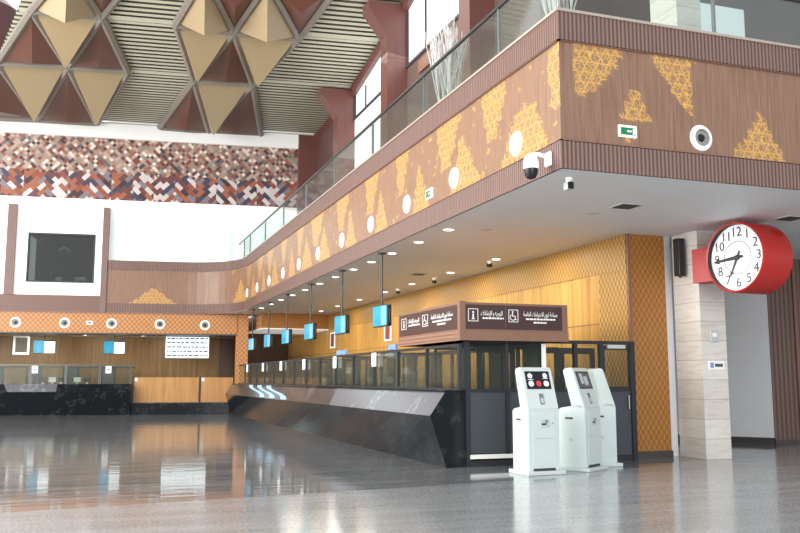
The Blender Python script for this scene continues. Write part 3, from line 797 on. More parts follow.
b0 = bullet((9.0, 18.96, ZC), 'small camera on the soffit, nearest the sign box')
dup(b0, (9.05, 22.72, ZC), 'small camera on the soffit, second from the sign box'); dup(b0, (9.08, 25.94, ZC), 'small camera on the soffit, third from the sign box')
t = thing('security_camera', 'small white cube camera under the soffit near the balcony corner', 'camera', (6.31, 10.61, ZC))
MB().cyl((0, 0, 0), (0, 0, -.03), .05).build('mount', M['spk_white'], t, True)
MB().box(-.05, .05, -.04, .08, -.17, -.06, .01).build('camera_body', M['kiosk_shade'], t); MB().box(-.045, .045, -.05, -.035, -.165, -.065).build('lens_face', M['black'], t)
MB().box(-.02, .02, .02, .06, -.08, -.02).build('bracket', M['spk_white'], t)
t = thing('wall_mount_dome_camera', 'white dome camera with black globe on a bracket at the balcony corner', 'camera', (5.60, 10.42, 4.55))
MB().box(.255, .29, -.08, .08, -.11, .09, .01).build('wall_plate', M['spk_white'], t); MB().tube([(.27, 0, .02), (.12, 0, .05), (0, 0, .03)], .03).build('arm', M['spk_white'], t, True)
MB().lathe([(.001, .04), (.05, .035), (.085, 0), (.105, -.07), (.11, -.14), (.10, -.17)], 'z', 24).build('housing', M['spk_white'], t, True)
MB().lathe([(.1, -.17), (.09, -.25), (.06, -.30), (.001, -.32)], 'z', 24).build('black_globe', M['black'], t, True)

# hanging monitors
def monitor(loc, label, rz=0):
    t = thing('hanging_monitor', label, 'monitor', loc, rz, 'cyan monitors hung on poles above the long counter')
    MB().cyl((0, 0, 0), (0, 0, -.03), .10, seg=20).build('ceiling_plate', M['charcoal'], t, True)
    MB().cyl((0, 0, -.03), (0, 0, -1.2), .025, seg=10).build('pole', M['charcoal'], t)
    MB().box(-.055, .055, -.40, .40, -1.68, -1.2, .01).build('housing', M['black'], t)
    o = MB().box(-.061, -.055, -.38, .38, -1.665, -1.215).build('screen', M['cyan'], t)
    MB().box(-.064, -.060, -.36, -.08, -1.65, -1.23).build('bright_area', M['cyan_pale'], o)
    MB().box(-.38*0-.02, .02, -.406, -.40, -1.6, -1.3).build('end_grille', M['vent_dark'], t)
    return t
poles = [18.55, 21.9, 25.4, 28.75, 32.0, 35.45]
mo = monitor((6.12, poles[0], ZC), 'cyan monitor on a ceiling pole above the long counter, nearest to the sign box', math.radians(6))
for i, y in enumerate(poles[1:]): dup(mo, (6.12, y, ZC), 'cyan monitor on a ceiling pole above the long counter, %s from the sign box' % ORD[i+1])

def far_monitor(u, label):
    t = thing('hanging_monitor', label, 'monitor', far(u, 1.2, 3.46), FR, 'two part monitors in the far recess')
    MB().cyl((0, 0, 0), (0, 0, -.3), .025, seg=8).build('pole', M['charcoal'], t)
    MB().box(-.46, .46, 0, .1, -.86, -.28, .01).build('housing', M['black'], t)
    MB().box(-.44, .0, -.008, 0, -.84, -.30).build('screen', M['cyan'], t); MB().box(0, .44, -.008, 0, -.84, -.34).build('screen_half', M['screen_white'], t)
far_monitor(-8.02, 'half cyan half white monitor above the far counter, left one'); far_monitor(-5.12, 'half cyan half white monitor above the far counter, right one')
t = thing('flight_display', 'large white flight information display with dark rows above the wood screens', 'display', far(-1.97, .95, 3.46), FR)
MB().tube([(-.5, .08, 0), (-.5, .08, -.1)], .03).tube([(.5, .08, 0), (.5, .08, -.1)], .03).build('hanger', M['charcoal'], t)
MB().box(-.98, .98, 0, .12, -1.06, -.06, .01).build('housing', M['black'], t); s_ = MB().box(-.94, .94, -.01, 0, -1.03, -.09).build('screen', M['screen_white'], t)
for k in range(5):
    m = MB(); z = -.16-.19*k; x = -.88
    while x < .85:
        w = random.uniform(.06, .22); m.box(x, min(x+w, .9), -.014, -.01, z-.035, z+.03); x += w+.04
    m.build('text_row', M['screen_line'], s_)

# ------------------------------------------------------------------ long check-in counter
t = thing('check_in_counter', 'long black marble check-in counter with faceted front', 'counter')
Y0, Y1 = 13.9, 38.1
MB().poly([(5.74, Y0, 0), (5.74, Y1, 0), (5.45, Y1, .86), (5.45, Y0, .88)]).build('lower_front', M['black_marble'], t, recalc=False)
MB().poly([(5.45, Y0, .88), (5.45, 20.6, .878), (5.73, 20.9, 1.28), (5.73, Y0, 1.28)]).build('upper_facet', M['facet_light'], t, recalc=False, label='lighter grey polished upper facet')  # the lighter tone paints in a bright reflection on the near stretch
MB().poly([(5.45, 20.6, .878), (5.45, Y1, .86), (5.73, Y1, 1.28), (5.73, 20.9, 1.28)]).build('upper_facet', M['facet_marble'], t, recalc=False)
MB().poly([(5.74, Y0-.002, 0), (5.45, Y0-.002, .88), (5.73, Y0-.002, 1.28), (6.12, Y0-.002, 1.28), (6.12, Y0-.002, 0)]).build('end_panel', M['black_marble'], t)
MB().poly([(5.74, Y1, 0), (5.45, Y1, .86), (5.73, Y1, 1.28), (6.1, Y1, 1.28), (6.1, Y1, 0)]).build('end_panel', M['black_marble'], t)
MB().box(5.70, 6.12, Y0, Y1, 1.28, 1.31, .005).build('worktop', M['black_marble'], t); MB().box(5.9, 6.12, Y0+.02, Y1, 0, 1.28).build('back_panel', M['charcoal'], t)
MB().box(6.12, 6.75, Y0+.3, Y1, .72, .76).build('desk_shelf', M['charcoal'], t)
# wavy reflection painted in glowing strips on the upper facet near the far end
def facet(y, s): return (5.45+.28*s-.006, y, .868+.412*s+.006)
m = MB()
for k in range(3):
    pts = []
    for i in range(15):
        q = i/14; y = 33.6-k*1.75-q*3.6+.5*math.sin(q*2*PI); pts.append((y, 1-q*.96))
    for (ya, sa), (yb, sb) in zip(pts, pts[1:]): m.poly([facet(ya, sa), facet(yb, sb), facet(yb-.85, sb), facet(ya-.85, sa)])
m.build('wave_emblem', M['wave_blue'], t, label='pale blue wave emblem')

# glass screens on the counter, one bay each
yb = [13.85, 15.4, 17.05, 18.7, 20.35, 22.0, 23.65, 25.3, 26.95, 28.6, 30.25, 31.9, 33.55, 35.0, 36.3, 37.9]
def bay(y0, y1, label):
    t = thing('counter_glass_screen', label, 'glass screen', (6.0, y0, 1.31), 0, 'glass screens standing on the long counter'); d = y1-y0
    MB().box(-.03, .03, 0, .06, 0, .80).build('post', M['charcoal'], t)
    MB().box(-.03, .03, .06, d-.005, .75, .80).build('top_rail', M['charcoal'], t); MB().box(-.02, .02, .06, d-.005, 0, .03).build('bottom_rail', M['charcoal'], t)
    MB().box(-.006, .006, .06, d-.005, .03, .75).build('glass_pane', M['glass'], t)
for i in range(len(yb)-1): bay(yb[i], yb[i+1], 'framed glass screen on the long black counter, %s bay from the sign box corner' % ORD[i])
for i, y in enumerate(poles):
    t = thing('hanging_number_strip', 'narrow white strip on the counter glass under the %s hanging monitor' % ORD[i], 'sign', (5.93, y, 1.78), 0, 'narrow white strips on the counter glass')
    MB().box(-.01, .01, -.14, .14, 0, .30, .004).build('strip_panel', M['screen_white'], t); MB().box(-.01, .04, -.02, .02, .28, .33).build('clip', M['charcoal'], t)
for i, y in enumerate((17.4, 21.4)):
    t = thing('small_counter_sign', 'small pale blue sign on the glass screen rail, %s one' % ('nearer' if i == 0 else 'farther'), 'sign', (5.98, y, 2.11), 0, 'pale blue signs on the rail')
    MB().box(-.02, .02, -.45 if i else -.25, .45 if i else .25, 0, .12).build('sign_panel', M['blue'], t); MB().box(-.03, .03, -.1, .1, -.002, .01).build('sign_foot', M['charcoal'], t)
# cross partitions of the booths
for i in range(1, 14, 2):
    y = yb[i]
    t = thing('booth_partition', 'dark framed cross partition between counter booths, %s from the sign box corner' % ORD[i//2], 'partition', (6.14, y, 0), 0, 'cross partitions between booths')
    MB().box(0, .05, 0, .05, 0, 2.1).build('post', M['charcoal'], t); MB().box(1.45, 1.5, 0, .05, 0, 2.1).build('post', M['charcoal'], t)
    MB().box(.05, 1.45, 0, .05, 2.05, 2.1).build('top_rail', M['charcoal'], t); MB().box(.05, 1.45, .01, .04, 0, 1.25).build('solid_panel', M['grey_panel'], t)
    MB().box(.05, 1.45, .02, .03, 1.25, 2.05).build('glass_pane', M['glass'], t)
for i in range(0, 14, 1):
    y0, y1 = yb[i]+.3, yb[i+1]+.3
    t = thing('booth_back_screen', 'dark framed rear screen of the booths, %s bay from the sign box corner' % ORD[i], 'partition', (7.72, y0, 0), 0, 'rear screens of the booths'); d = y1-y0
    MB().box(-.04, .04, 0, .09, 0, 2.15).build('post', M['charcoal'], t); MB().box(-.03, .03, .09, d, 2.06, 2.15).build('top_rail', M['charcoal'], t)
    MB().box(-.02, .02, .09, d, 0, 1.1).build('solid_panel', M['grey_panel'], t); MB().box(-.035, .035, .09, .09+d*.3, 1.1, 2.06).build('dark_leaf', M['charcoal'], t); MB().box(-.03, .03, d*.55, d*.55+.07, 1.1, 2.06).build('mullion', M['steel'] if i % 2 else M['charcoal'], t)
    MB().box(-.008, .008, .09, d, 1.1, 2.06).build('glass_pane', M['glass'], t)

# ------------------------------------------------------------------ front partition and gate
t = thing('front_partition', 'charcoal framed front partition with glass above grey panels, under the sign box', 'partition', (6.1, 13.97, 0))
xs = [0, .8, 1.55, 2.2, 2.74]
for x in xs: MB().box(x, x+.07 if x else .12, -.04, .04, 0, 2.2).build('post', M['charcoal'], t)
MB().box(0, 3.4, -.045, .045, 2.14, 2.2).build('top_rail', M['charcoal'], t); MB().box(.1, 2.74, -.03, .03, 1.27, 1.33).build('middle_rail', M['charcoal'], t)
for a, b in zip(xs, xs[1:]):
    MB().box(a+.07, b, -.015, .015, .22, 1.27).build('solid_panel', M['grey_panel'], t); MB().box(a+.07, b, -.006, .006, 1.33, 2.14).build('glass_pane', M['glass'], t)
MB().box(.1, 2.74, -.05, .03, .13, .20).build('white_base_strip', M['paper'], t); MB().box(.1, 2.74, -.03, .03, 0, .10).build('base_rail', M['charcoal'], t)
MB().box(1.52, 1.60, -.07, -.045, 1.34, 2.13).build('white_strip', M['paper'], t, label='upright white strip on the glass')
t = thing('glass_gate', 'charcoal framed glass gate with white closer at the lattice pier', 'gate', (8.87, 13.97, 0))
MB().box(0, .08, -.03, .03, 0, 2.12).build('stile', M['charcoal'], t); MB().box(.62, .72, -.05, .05, 0, 2.2).build('stile', M['charcoal'], t)
MB().box(.08, .62, -.03, .03, 2.04, 2.12).build('rail', M['charcoal'], t); MB().box(.08, .62, -.03, .03, 1.27, 1.36).build('rail', M['charcoal'], t); MB().box(.08, .62, -.03, .03, 0, .12).build('rail', M['charcoal'], t)
MB().box(.08, .62, -.012, .012, .12, 1.27).build('solid_panel', M['grey_panel'], t); MB().box(.08, .62, -.006, .006, 1.36, 2.04).build('glass_pane', M['glass'], t)
MB().box(.12, .5, -.09, -.03, 2.06, 2.13, .01).build('door_closer', M['kiosk_shade'], t); MB().cyl((.55, -.07, .95), (.55, -.07, 1.2), .015).build('handle', M['steel'], t)
# inner doors behind the front partition
for i, x in enumerate((6.85, 7.9, 8.8)):
    t = thing('booth_door_frame', 'dark framed inner glass door behind the front partition, %s from the corner' % ORD[i], 'door frame', (x, 15.0+.15*i, 0), 0, 'inner glass doors behind the front partition')
    m = MB(); m.box(0, .09, 0, .06, 0, 2.12); m.box(.7, .79, 0, .06, 0, 2.12); m.build('stile', M['charcoal'], t)
    MB().box(.09, .7, 0, .06, 2.0, 2.12).build('head', M['charcoal'], t); MB().box(.09, .7, .02, .04, 0, 1.1).build('solid_panel', M['grey_panel'], t); MB().box(.09, .7, .02, .03, 1.1, 2.0).build('glass_pane', M['glass'], t)

# ------------------------------------------------------------------ sign box with Arabic lettering
FORMS = {'ا': (0xFE8D, 0xFE8E), 'أ': (0xFE83, 0xFE84), 'إ': (0xFE87, 0xFE88), 'و': (0xFEED, 0xFEEE), 'ر': (0xFEAD, 0xFEAE), 'د': (0xFEA9, 0xFEAA), 'ذ': (0xFEAB, 0xFEAC), 'ة': (0xFE93, 0xFE94),
         'ل': (0xFEDD, 0xFEDE, 0xFEDF, 0xFEE0), 'ت': (0xFE95, 0xFE96, 0xFE97, 0xFE98), 'ج': (0xFE9D, 0xFE9E, 0xFE9F, 0xFEA0), 'ي': (0xFEF1, 0xFEF2, 0xFEF3, 0xFEF4), 'ه': (0xFEE9, 0xFEEA, 0xFEEB, 0xFEEC),
         'ش': (0xFEB5, 0xFEB6, 0xFEB7, 0xFEB8), 'م': (0xFEE1, 0xFEE2, 0xFEE3, 0xFEE4), 'س': (0xFEB1, 0xFEB2, 0xFEB3, 0xFEB4), 'ح': (0xFEA1, 0xFEA2, 0xFEA3, 0xFEA4), 'خ': (0xFEA5, 0xFEA6, 0xFEA7, 0xFEA8), 'ص': (0xFEB9, 0xFEBA, 0xFEBB, 0xFEBC)}
LA = {'ا': (0xFEFB, 0xFEFC), 'إ': (0xFEF9, 0xFEFA), 'أ': (0xFEF7, 0xFEF8)}
def shape(s):
    out = []; prev = False; i = 0
    while i < len(s):
        c = s[i]
        if c == ' ': out.append(' '); prev = False; i += 1; continue
        if c == 'ل' and i+1 < len(s) and s[i+1] in LA:
            out.append(chr(LA[s[i+1]][1 if prev else 0])); prev = False; i += 2; continue
        f = FORMS[c]; nxt = i+1 < len(s) and s[i+1] != ' '
        if len(f) == 2: out.append(chr(f[1] if prev else f[0])); prev = False
        else:
            if prev and nxt: k = 3
            elif nxt: k = 2
            elif prev: k = 1
            else: k = 0
            out.append(chr(f[k])); prev = nxt
        i += 1
    return ''.join(out[::-1])
def text(body, size, loc, rot, mat, parent, name='lettering', width=None, ext=.002, align='CENTER'):
    cu = bpy.data.curves.new(name, 'FONT'); cu.body = body; cu.size = size; cu.align_x = align; cu.align_y = 'CENTER'; cu.extrude = ext; cu.resolution_u = 3
    cu.materials.append(mat); o = bpy.data.objects.new(name, cu); COL.objects.link(o); o.parent = parent; o.location = loc; o.rotation_euler = rot
    bpy.context.view_layer.update()
    me = bpy.data.meshes.new_from_object(o.evaluated_get(bpy.context.evaluated_depsgraph_get()))
    me.materials.clear(); me.materials.append(mat)
    bpy.data.objects.remove(o)
    o = bpy.data.objects.new(name, me); COL.objects.link(o); o.parent = parent; o.location = loc; o.rotation_euler = rot
    if width and len(me.vertices):
        w = max(v.co.x for v in me.vertices)-min(v.co.x for v in me.vertices)
        for v in me.vertices: v.co.x *= width/w
    return o
def sign_face(parent, W, name, turned=False):
    """one brown board in local x (0..W), z; faces -y"""
    f = MB().box(.08, W-.10, -.012, 0, .2, .62).build(name, M['sign_brown'], parent)
    if turned: f.location = (0, 3.2, 0); f.rotation_euler = (0, 0, -PI/2)
    k = W/2.1
    def ring(cx):
        m = MB(); a = .095*k; w = .010
        m.box(cx-a, cx+a, -.016, -.012, .33, .33+w); m.box(cx-a, cx+a, -.016, -.012, .54, .54+w); m.box(cx-a, cx-a+w*k, -.016, -.012, .33, .55); m.box(cx+a-w*k, cx+a, -.016, -.012, .33, .55); return m
    cx = .24*k; m = ring(cx); m.box(cx-.014*k, cx+.014*k, -.016, -.012, .365, .46); m.box(cx-.032*k, cx+.032*k, -.016, -.012, .365, .378); m.box(cx-.016*k, cx+.016*k, -.016, -.012, .475, .505); m.build('information_symbol', M['icon_white'], f)
    cx = 1.02*k; m = ring(cx)
    m.disc((cx-.015*k, -.015, .512), .015, 'y', 10); m.box(cx-.022*k, cx-.008*k, -.016, -.012, .43, .50); m.box(cx-.022*k, cx+.04*k, -.016, -.012, .43, .442); m.box(cx+.03*k, cx+.042*k, -.016, -.012, .372, .44); m.box(cx+.03*k, cx+.065*k, -.016, -.012, .368, .38)
    for q in range(10):
        a0 = PI*.65+q*PI*1.25/10; a1 = a0+PI*1.25/10
        m.poly([(cx-.012*k+rr*k*math.cos(aa), -.015, .415+rr*math.sin(aa)) for rr, aa in ((.046, a0), (.058, a0), (.058, a1), (.046, a1))])
    m.build('wheelchair_symbol', M['icon_white'], f)
    text(shape('التوجيه و الإرشادات'), .115, (.60*k, -.014, .475), (PI/2, 0, 0), M['icon_white'], f, width=.42*k)
    text(shape('مساحة ذوي الاحتياجات الخاصة'), .115, (1.56*k, -.014, .475), (PI/2, 0, 0), M['icon_white'], f, width=.68*k*1.0)
    m = MB()
    for x0, x1, z in ((.42, .83, .375), (1.27, 1.86, .375), (1.42, 1.68, .315)):
        x = x0*k
        while x < x1*k: w = random.uniform(.03, .07); m.box(x, min(x+w, x1*k), -.015, -.012, z, z+.028); x += w+.012
    m.build('small_text_line', M['icon_white'], f)
    MB().box(.865*k, .872*k, -.015, -.012, .24, .58).build('divider', M['sign_frame'], f)
t = thing('sign_box', 'brown sign box with white Arabic lettering and wheelchair symbols above the booth corner', 'sign', (5.93, 13.68, 2.16))
MB().box(0, 2.10, 0, 3.2, 0, .66).build('box_body', M['sign_frame'], t); MB().box(-.01, 2.11, -.01, 3.2, 0, .17).build('lattice_base', M['sign_lattice'], t)
MB().box(-.015, .09, -.015, .09, 0, .675).build('corner_post', M['sign_frame'], t)
sign_face(t, 2.08, 'front_board')
sub = bpy.data.objects['front_board']
# the side board: the same artwork turned to face -x
sign_face(t, 3.2, 'side_board', True)

# ------------------------------------------------------------------ kiosks
def kiosk(loc, rz, label, screen):
    t = thing('check_in_kiosk', label, 'kiosk', loc, rz, 'white self-service kiosks')
    w = .29
    MB().box(-.345, .345, -.32, .30, 0, .06, .01).build('base_plate', M['kiosk'], t)
    # profile in (y,z); front is -y
    lower = [(-.24, .06), (-.24, 1.03), (-.16, 1.08), (-.02, 1.06), (.22, 1.02), (.25, .98), (.25, .06)]
    head = [(-.24, 1.02), (-.03, 1.66), (.01, 1.69), (.13, 1.67), (.15, 1.63), (.0, 1.03)]
    m = MB(); m.prism(lower, 'x', -w, w); bmesh.ops.bevel(m.bm, geom=m.bm.edges[:], offset=.012, segments=2, affect='EDGES'); m.build('lower_cabinet', M['kiosk'], t)
    m = MB(); m.prism(head, 'x', -w, w); bmesh.ops.bevel(m.bm, geom=m.bm.edges[:], offset=.012, segments=2, affect='EDGES'); h = m.build('slanted_head', M['kiosk'], t)
    # frame on slanted face
    dy, dz = .21/.674, .64/.674
    def S(x, s, o=.006): return (x, -.24+dy*s-o*dz, 1.02+dz*s+o*dy)
    def quad(m, x0, x1, s0, s1, o):
        A = [S(x0, s0, o), S(x1, s0, o), S(x1, s1, o), S(x0, s1, o)]; B = [S(x0, s0, -.01), S(x1, s0, -.01), S(x1, s1, -.01), S(x0, s1, -.01)]
        m.poly(A)
        for i in range(4): m.poly([A[i], A[(i+1) % 4], B[(i+1) % 4], B[i]])
    m = MB(); quad(m, -.225, .225, .335, .635, .006); scn = m.build('screen', M['screen_black'] if screen == 'icons' else M['screen_grey'], t)
    if screen == 'icons':
        for (cx, cs, rr, mt) in ((-.14, .555, .045, 'icon_white'), (.14, .56, .042, 'icon_white'), (-.14, .425, .05, 'icon_white'), (0, .425, .05, 'icon_red'), (.14, .425, .05, 'icon_white')):
            m = MB(); m.poly([S(cx+rr*math.cos(a*PI/8), cs+rr*math.sin(a*PI/8), .009) for a in range(16)]); ic = m.build('round_icon', M[mt], scn)
        m = MB(); quad(m, -.19, -.09, .487, .497, .009); quad(m, .09, .19, .507, .517, .009); m.build('icon_caption', M['icon_white'], scn)
    else:
        m = MB(); quad(m, -.13, -.03, .42, .6, .009); quad(m, .0, .12, .40, .55, .009); m.build('screen_image', M['kiosk_shade'], scn)
        m = MB(); 
        for x0, x1, s0, s1 in ((-.225, .225, .335, .355), (-.225, .225, .615, .635), (-.225, -.205, .335, .635), (.205, .225, .335, .635)): quad(m, x0, x1, s0, s1, .01)
        m.build('screen_bezel', M['black'], scn)
    m = MB(); quad(m, -.035, .045, .08, .26, .006); m.build('card_slot', M['steel'], t); m = MB(); quad(m, -.015, .025, .10, .18, .02); m.build('reader_nose', M['kiosk_shade'], t)
    d = MB().box(-.18, .2, -.246, -.238, .56, .99).build('service_door', M['kiosk_shade'], t); MB().box(-.174, .194, -.252, -.244, .566, .984).build('door_face', M['kiosk'], d)
    MB().box(-.06, .10, -.258, -.25, .74, .86, .004).build('printer_bezel', M['kiosk_shade'], d); MB().box(-.05, .035, -.262, -.257, .775, .80).build('printer_slot', M['black'], d); MB().disc((.04, -.262, .83), .025, 'y').build('thumb_recess', M['steel'], d)
    MB().cyl((.16, -.256, .8), (.16, -.25, .8), .012).build('lock', M['steel'], d)
    d2 = MB().box(-.2, .21, -.246, -.238, .16, .54).build('lower_door', M['kiosk'], t)
    MB().box(-.005-w, -w+.002, -.02, .12, .84, .87).build('side_slot', M['vent_dark'], t); MB().cyl((-w-.006, .02, .5), (-w+.005, .02, .5), .035).build('side_port', M['kiosk_shade'], t)
    MB().box(-.2, .2, -.25, -.235, .06, .1).build('toe_gap', M['vent_dark'], t)
kiosk((6.80, 12.66, 0), math.radians(3), 'white slanted kiosk with round icons on its black screen, nearest the black counter', 'icons')
kiosk((7.78, 12.93, 0), math.radians(32), 'white kiosk with a grey screen, middle of the three', 'grey')
kiosk((8.47, 13.5, 0), math.radians(78), 'white kiosk turned side-on with its screen facing away, nearest the glass gate', 'grey')

# ------------------------------------------------------------------ clock
t = thing('wall_clock', 'big red drum clock with white dial on the marble column', 'clock', (11.09, 12.5, 3.66), math.radians(9))
Rr = .64
MB().lathe([(Rr-.05, -.25), (Rr-.04, -.37), (Rr-.01, -.38), (Rr, -.36), (Rr, .37), (Rr-.03, .39), (.001, .39)], 'x', 64).build('red_drum', M['red'], t, True)
MB().lathe([(Rr-.041, -.368), (Rr-.052, -.25)], 'x', 64).build('inner_rim', M['clock_black'], t, True)
dl = MB().disc((-.28, 0, 0), Rr-.04, 'x', 64).build('dial', M['dial'], t)
m = MB(); ro, ri = .30, .288
for k in range(48):
    a, b = 2*PI*k/48, 2*PI*(k+1)/48
    m.poly([(-.284, r_*math.cos(x), r_*math.sin(x)) for r_, x in ((ri, a), (ro, a), (ro, b), (ri, b))])
m.build('inner_ring', M['clock_black'], dl)
m = MB()
for k in range(60):
    a = 2*PI*k/60; r0, r1 = .545, .565; wd = .004
    c, s = math.cos(a), math.sin(a)
    m.poly([(-.284, r_*c+sg*wd*s, r_*s-sg*wd*c) for r_, sg in ((r0, -1), (r0, 1), (r1, 1), (r1, -1))])
m.build('minute_track', M['clock_black'], dl)
# seen from -x, clockwise runs toward -y on the viewer's right: viewer right = -y
for h in range(1, 13):
    a = h*PI/6; y = -math.sin(a)*.455; z = math.cos(a)*.455
    text(str(h), .24, (-.285, y, z), (PI/2, 0, -PI/2), M['clock_black'], dl, 'numeral')
def hand(ang, L, w, name, x):
    a = math.radians(ang); d = Vector((0, -math.sin(a), math.cos(a))); n = Vector((0, d.z, -d.y)); o = Vector((x, 0, 0))
    m = MB(); pts = [-d*.13+n*w*.5, -d*.13-n*w*.5, -n*w*.8+d*.02, d*L*.72-n*w*.45, d*L*.74-n*w*1.1, d*L, d*L*.74+n*w*1.1, d*L*.72+n*w*.45, n*w*.8+d*.02]
    m.poly([p+o for p in pts]); m.build(name, M['clock_black'], dl)
hand(265.5, .54, .045, 'minute_hand', -.30); hand(207, .38, .036, 'hour_hand', -.295)
MB().cyl((-.31, 0, 0), (-.28, 0, 0), .045).build('hub', M['clock_black'], dl)
MB().box(-.17, .18, .60, 1.16, -.35, .30, .005).build('red_bracket', M['red'], t, label='red mounting box between drum and column')

# column loudspeaker, plaques
t = thing('column_speaker', 'tall narrow black loudspeaker on the side of the marble column', 'speaker', (10.78, 14.05, 3.50)); 
MB().box(-.07, .07, -.09, .09, 0, .74, .01).build('housing', M['black'], t); MB().box(-.078, -.07, -.07, .07, .03, .71).build('grille', M['charcoal'], t); MB().box(-.05, .12, -.03, .03, .3, .42).build('bracket', M['steel'], t); MB().box(-.02, .03, -.02, .02, -.03, 0).build('bottom_knob', M['vent_dark'], t)
t = thing('notice_plate', 'white notice plate with blue print on the marble column', 'sign', (11.22, 13.652, 1.76)); MB().box(-.18, .18, -.015, 0, -.08, .08).build('plate', M['paper'], t); MB().box(-.15, -.07, -.018, -.015, -.05, .05).build('blue_mark', M['blue'], t); MB().box(-.04, .14, -.018, -.015, -.03, .03).build('print_block', M['screen_line'], t)
t = thing('wall_box', 'small pale wall box on the marble column above the notice plate', 'wall box', (11.18, 13.65, 2.32)); MB().box(-.09, .09, -.04, 0, -.12, .10, .01).build('cover', M['kiosk_shade'], t); MB().box(-.05, .05, -.045, -.04, -.02, .05).build('window', M['paper'], t)

# frames on the wood wall
for i, y in enumerate((21.75, 29.2, 36.75)):
    t = thing('picture_frame', 'narrow white framed picture on the wood wall, %s from the sign box' % ORD[i], 'picture', (9.87, y, 2.84), 0, 'white framed pictures on the wood wall')
    m = MB(); m.box(-.04, 0, -.35, -.29, 0, .68); m.box(-.04, 0, .29, .35, 0, .68); m.box(-.04, 0, -.35, .35, 0, .06); m.box(-.04, 0, -.35, .35, .62, .68); m.build('frame', M['spk_white'], t)
    MB().box(-.02, 0, -.29, .29, .06, .62).build('print', M['red_print'], t)

# ------------------------------------------------------------------ far counter, wood screens
t = thing('far_counter', 'black marble counter along the left of the far wall', 'counter', F0, FR)
MB().prism([(-.1, 0), (-.35, .95), (-.1, 1.29), (.6, 1.29), (.6, 0)], 'x', -15, -4.22).build('counter_body', M['black_marble'], t)
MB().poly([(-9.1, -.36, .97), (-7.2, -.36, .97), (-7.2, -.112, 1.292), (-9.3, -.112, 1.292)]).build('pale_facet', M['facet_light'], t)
t = thing('low_plinth', 'low black marble plinth below the tan wood screens', 'plinth', F0, FR)
MB().box(-4.2, -.1, -.05, .5, 0, .46, .01).build('plinth_body', M['black_marble'], t); MB().box(-4.2, -.1, -.07, .52, .46, .5).build('plinth_top', M['facet_marble'], t)
ub = [-11.5, -9.9, -8.3, -6.9, -5.6, -4.3]
ub = [-12.4, -10.9, -8.32, -6.92, -5.55, -4.25]
for i in range(5):
    a, b = ub[i], ub[i+1]
    t = thing('counter_glass_screen', 'framed glass screen on the far black counter, %s bay from the left' % ORD[i], 'glass screen', far(a, .1, 1.295), FR, 'glass screens on the far counter')
    MB().box(0, .06, 0, .06, 0, .82).build('post', M['rail'], t); MB().box(b-a-.06, b-a-.003, 0, .06, 0, .82).build('post', M['rail'], t); MB().box(.06, b-a-.06, 0, .06, .77, .82).build('top_rail', M['rail'], t); MB().box(.06, b-a-.06, .02, .03, 0, .77).build('glass_pane', M['glass'], t)
for i, u in enumerate((-8.15, -5.2)):
    t = thing('paper_notice', 'white paper notice on the far counter glass, %s one' % ('left' if i == 0 else 'right'), 'notice', far(u, .08, 1.77), FR, 'paper notices on the far glass'); MB().box(-.12, .12, -.012, 0, -.03, .28).build('sheet', M['paper'], t); MB().box(-.08, .08, -.015, -.012, .12, .16).build('print_line', M['screen_line'], t)
for i, (a, b) in enumerate(((-4.2, -1.42), (-1.38, .05))):
    t = thing('wood_screen', 'plain tan wood screen on the low plinth, %s one' % ('wider left' if i == 0 else 'narrower right'), 'screen', far(a, .25, .5), FR)
    MB().box(0, b-a, 0, .05, 0, 1.07).build('wood_panel', M['wood_screen'], t); MB().box(0, .05, -.02, .06, 0, 1.12).build('post', M['charcoal'], t)
    MB().box(.08, .2, -.012, -.002, .9, 1.05).build('paper_tag', M['paper'], t)
t = thing('picture_frame', 'silver framed portrait on the olive wood wall of the far recess', 'picture', far(-9.5, 3.98, 2.62), FR)
m = MB(); m.box(-.36, .36, -.04, 0, 0, .88); m.build('frame', M['steel'], t); MB().box(-.26, .26, -.05, -.04, .1, .78).build('print', M['picture'], t)
for i in range(4):
    a = -10.4+1.55*i
    t = thing('booth_back_screen', 'dark framed rear screen behind the far counter, %s from the left' % ORD[i], 'partition', far(a, 1.9, 0), FR, 'rear screens behind the far counter')
    MB().box(0, .08, 0, .06, 0, 2.05).build('post', M['charcoal'], t); MB().box(.08, 1.5, 0, .05, 1.98, 2.05).build('top_rail', M['charcoal'], t); MB().box(.08, .6, .01, .03, 0, 1.98).build('solid_panel', M['grey_panel'], t); MB().box(.6, .66, 0, .05, 0, 1.98).build('mullion', M['charcoal'], t); MB().box(.66, 1.5, .02, .03, 0, 1.98).build('glass_pane', M['glass'], t)
# counter clutter at the far counter
for i, u in enumerate((-7.9, -7.5, -7.15, -6.5, -6.1)):
    t = thing('desk_monitor', 'small dark desk monitor on the far counter, %s from the left' % ORD[i], 'monitor', far(u, .45, 1.29), FR, 'desk monitors on the far counter')
    MB().box(-.14, .14, 0, .03, .08, .28).build('screen_back', M['kiosk_shade'] if i % 2 else M['black'], t); MB().box(-.02, .02, .0, .03, 0, .08).build('stand', M['steel'], t)

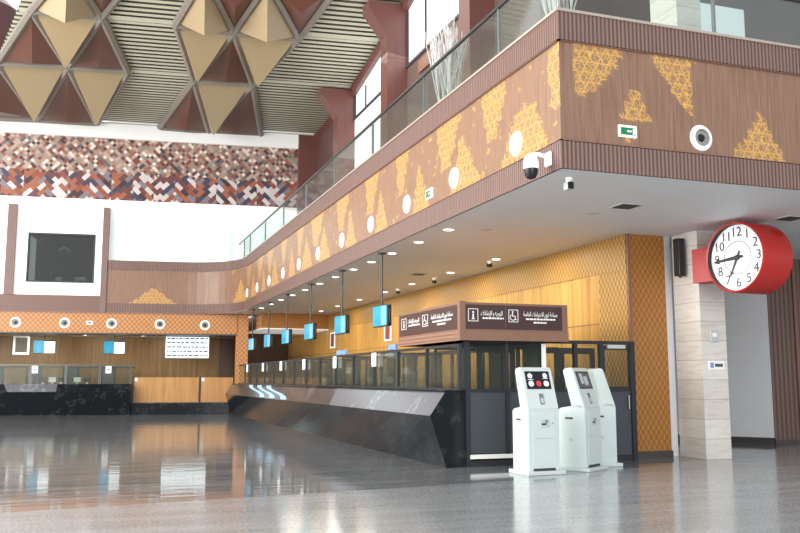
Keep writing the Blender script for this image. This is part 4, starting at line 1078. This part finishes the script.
# ------------------------------------------------------------------ light
w = bpy.data.worlds.new('world'); sc.world = w; w.use_nodes = True
nt = w.node_tree; bg = nt.nodes['Background']
tc = nt.nodes.new('ShaderNodeTexCoord'); sp_ = nt.nodes.new('ShaderNodeSeparateXYZ'); nt.links.new(tc.outputs['Generated'], sp_.inputs[0])
rp = nt.nodes.new('ShaderNodeValToRGB'); mp = nt.nodes.new('ShaderNodeMapRange'); mp.inputs[1].default_value = -1; mp.inputs[2].default_value = 1
nt.links.new(sp_.outputs[0], mp.inputs[0]); nt.links.new(mp.outputs[0], rp.inputs[0])
rp.color_ramp.elements[0].color = (1.0, .98, .95, 1); rp.color_ramp.elements[0].position = 0
rp.color_ramp.elements[1].color = (.40, .42, .46, 1); rp.color_ramp.elements[1].position = .75
nt.links.new(rp.outputs[0], bg.inputs[0]); bg.inputs[1].default_value = 1.1

def area(name, loc, target, size, energy, color=(1, 1, 1), sy=None):
    l = bpy.data.lights.new(name, 'AREA'); l.energy = energy; l.color = color; l.size = size
    if sy: l.shape = 'RECTANGLE'; l.size_y = sy
    o = bpy.data.objects.new(name, l); COL.objects.link(o); o.location = loc
    o.rotation_euler = (Vector(target)-Vector(loc)).to_track_quat('-Z', 'Y').to_euler(); return o
area('hall_daylight', (-16, 20, 9), (6, 24, 5), 24, 3600, (1, .97, .93), 10)
area('front_daylight', (2, -10, 9), (8, 14, 3), 16, 900, (.95, .98, 1), 8)
for y in (17, 21, 25, 29, 33):
    area('soffit_lamp', (7.4, y, 4.3), (7.4, y, 0), 1.0, 40, (1, .93, .82))
    area('soffit_lamp', (9.0, y, 4.3), (9.0, y, 0), .5, 16, (1, .9, .74))
area('low_daylight', (-16, 18, 4.2), (7, 24, 5.2), 32, 2600, (1, .98, .96), 8)  # added fill aimed at the soffit, stands in for daylight off the floor
area('entrance_daylight', (5, -8, 3), (12, 15, 2), 12, 600, (.97, .98, 1), 4)  # added low fill from behind the camera for the area under the soffit
area('gallery_lamp', (8.6, 24, 12.2), (7.5, 24, 6), 6, 120, (1, .97, .92))
for u in (-9, -6, -3):
    p = far(u, 1.8, 3.4); area('recess_lamp', p, far(u, 3.2, 1.5), 1.0, 30, (1, .85, .6))
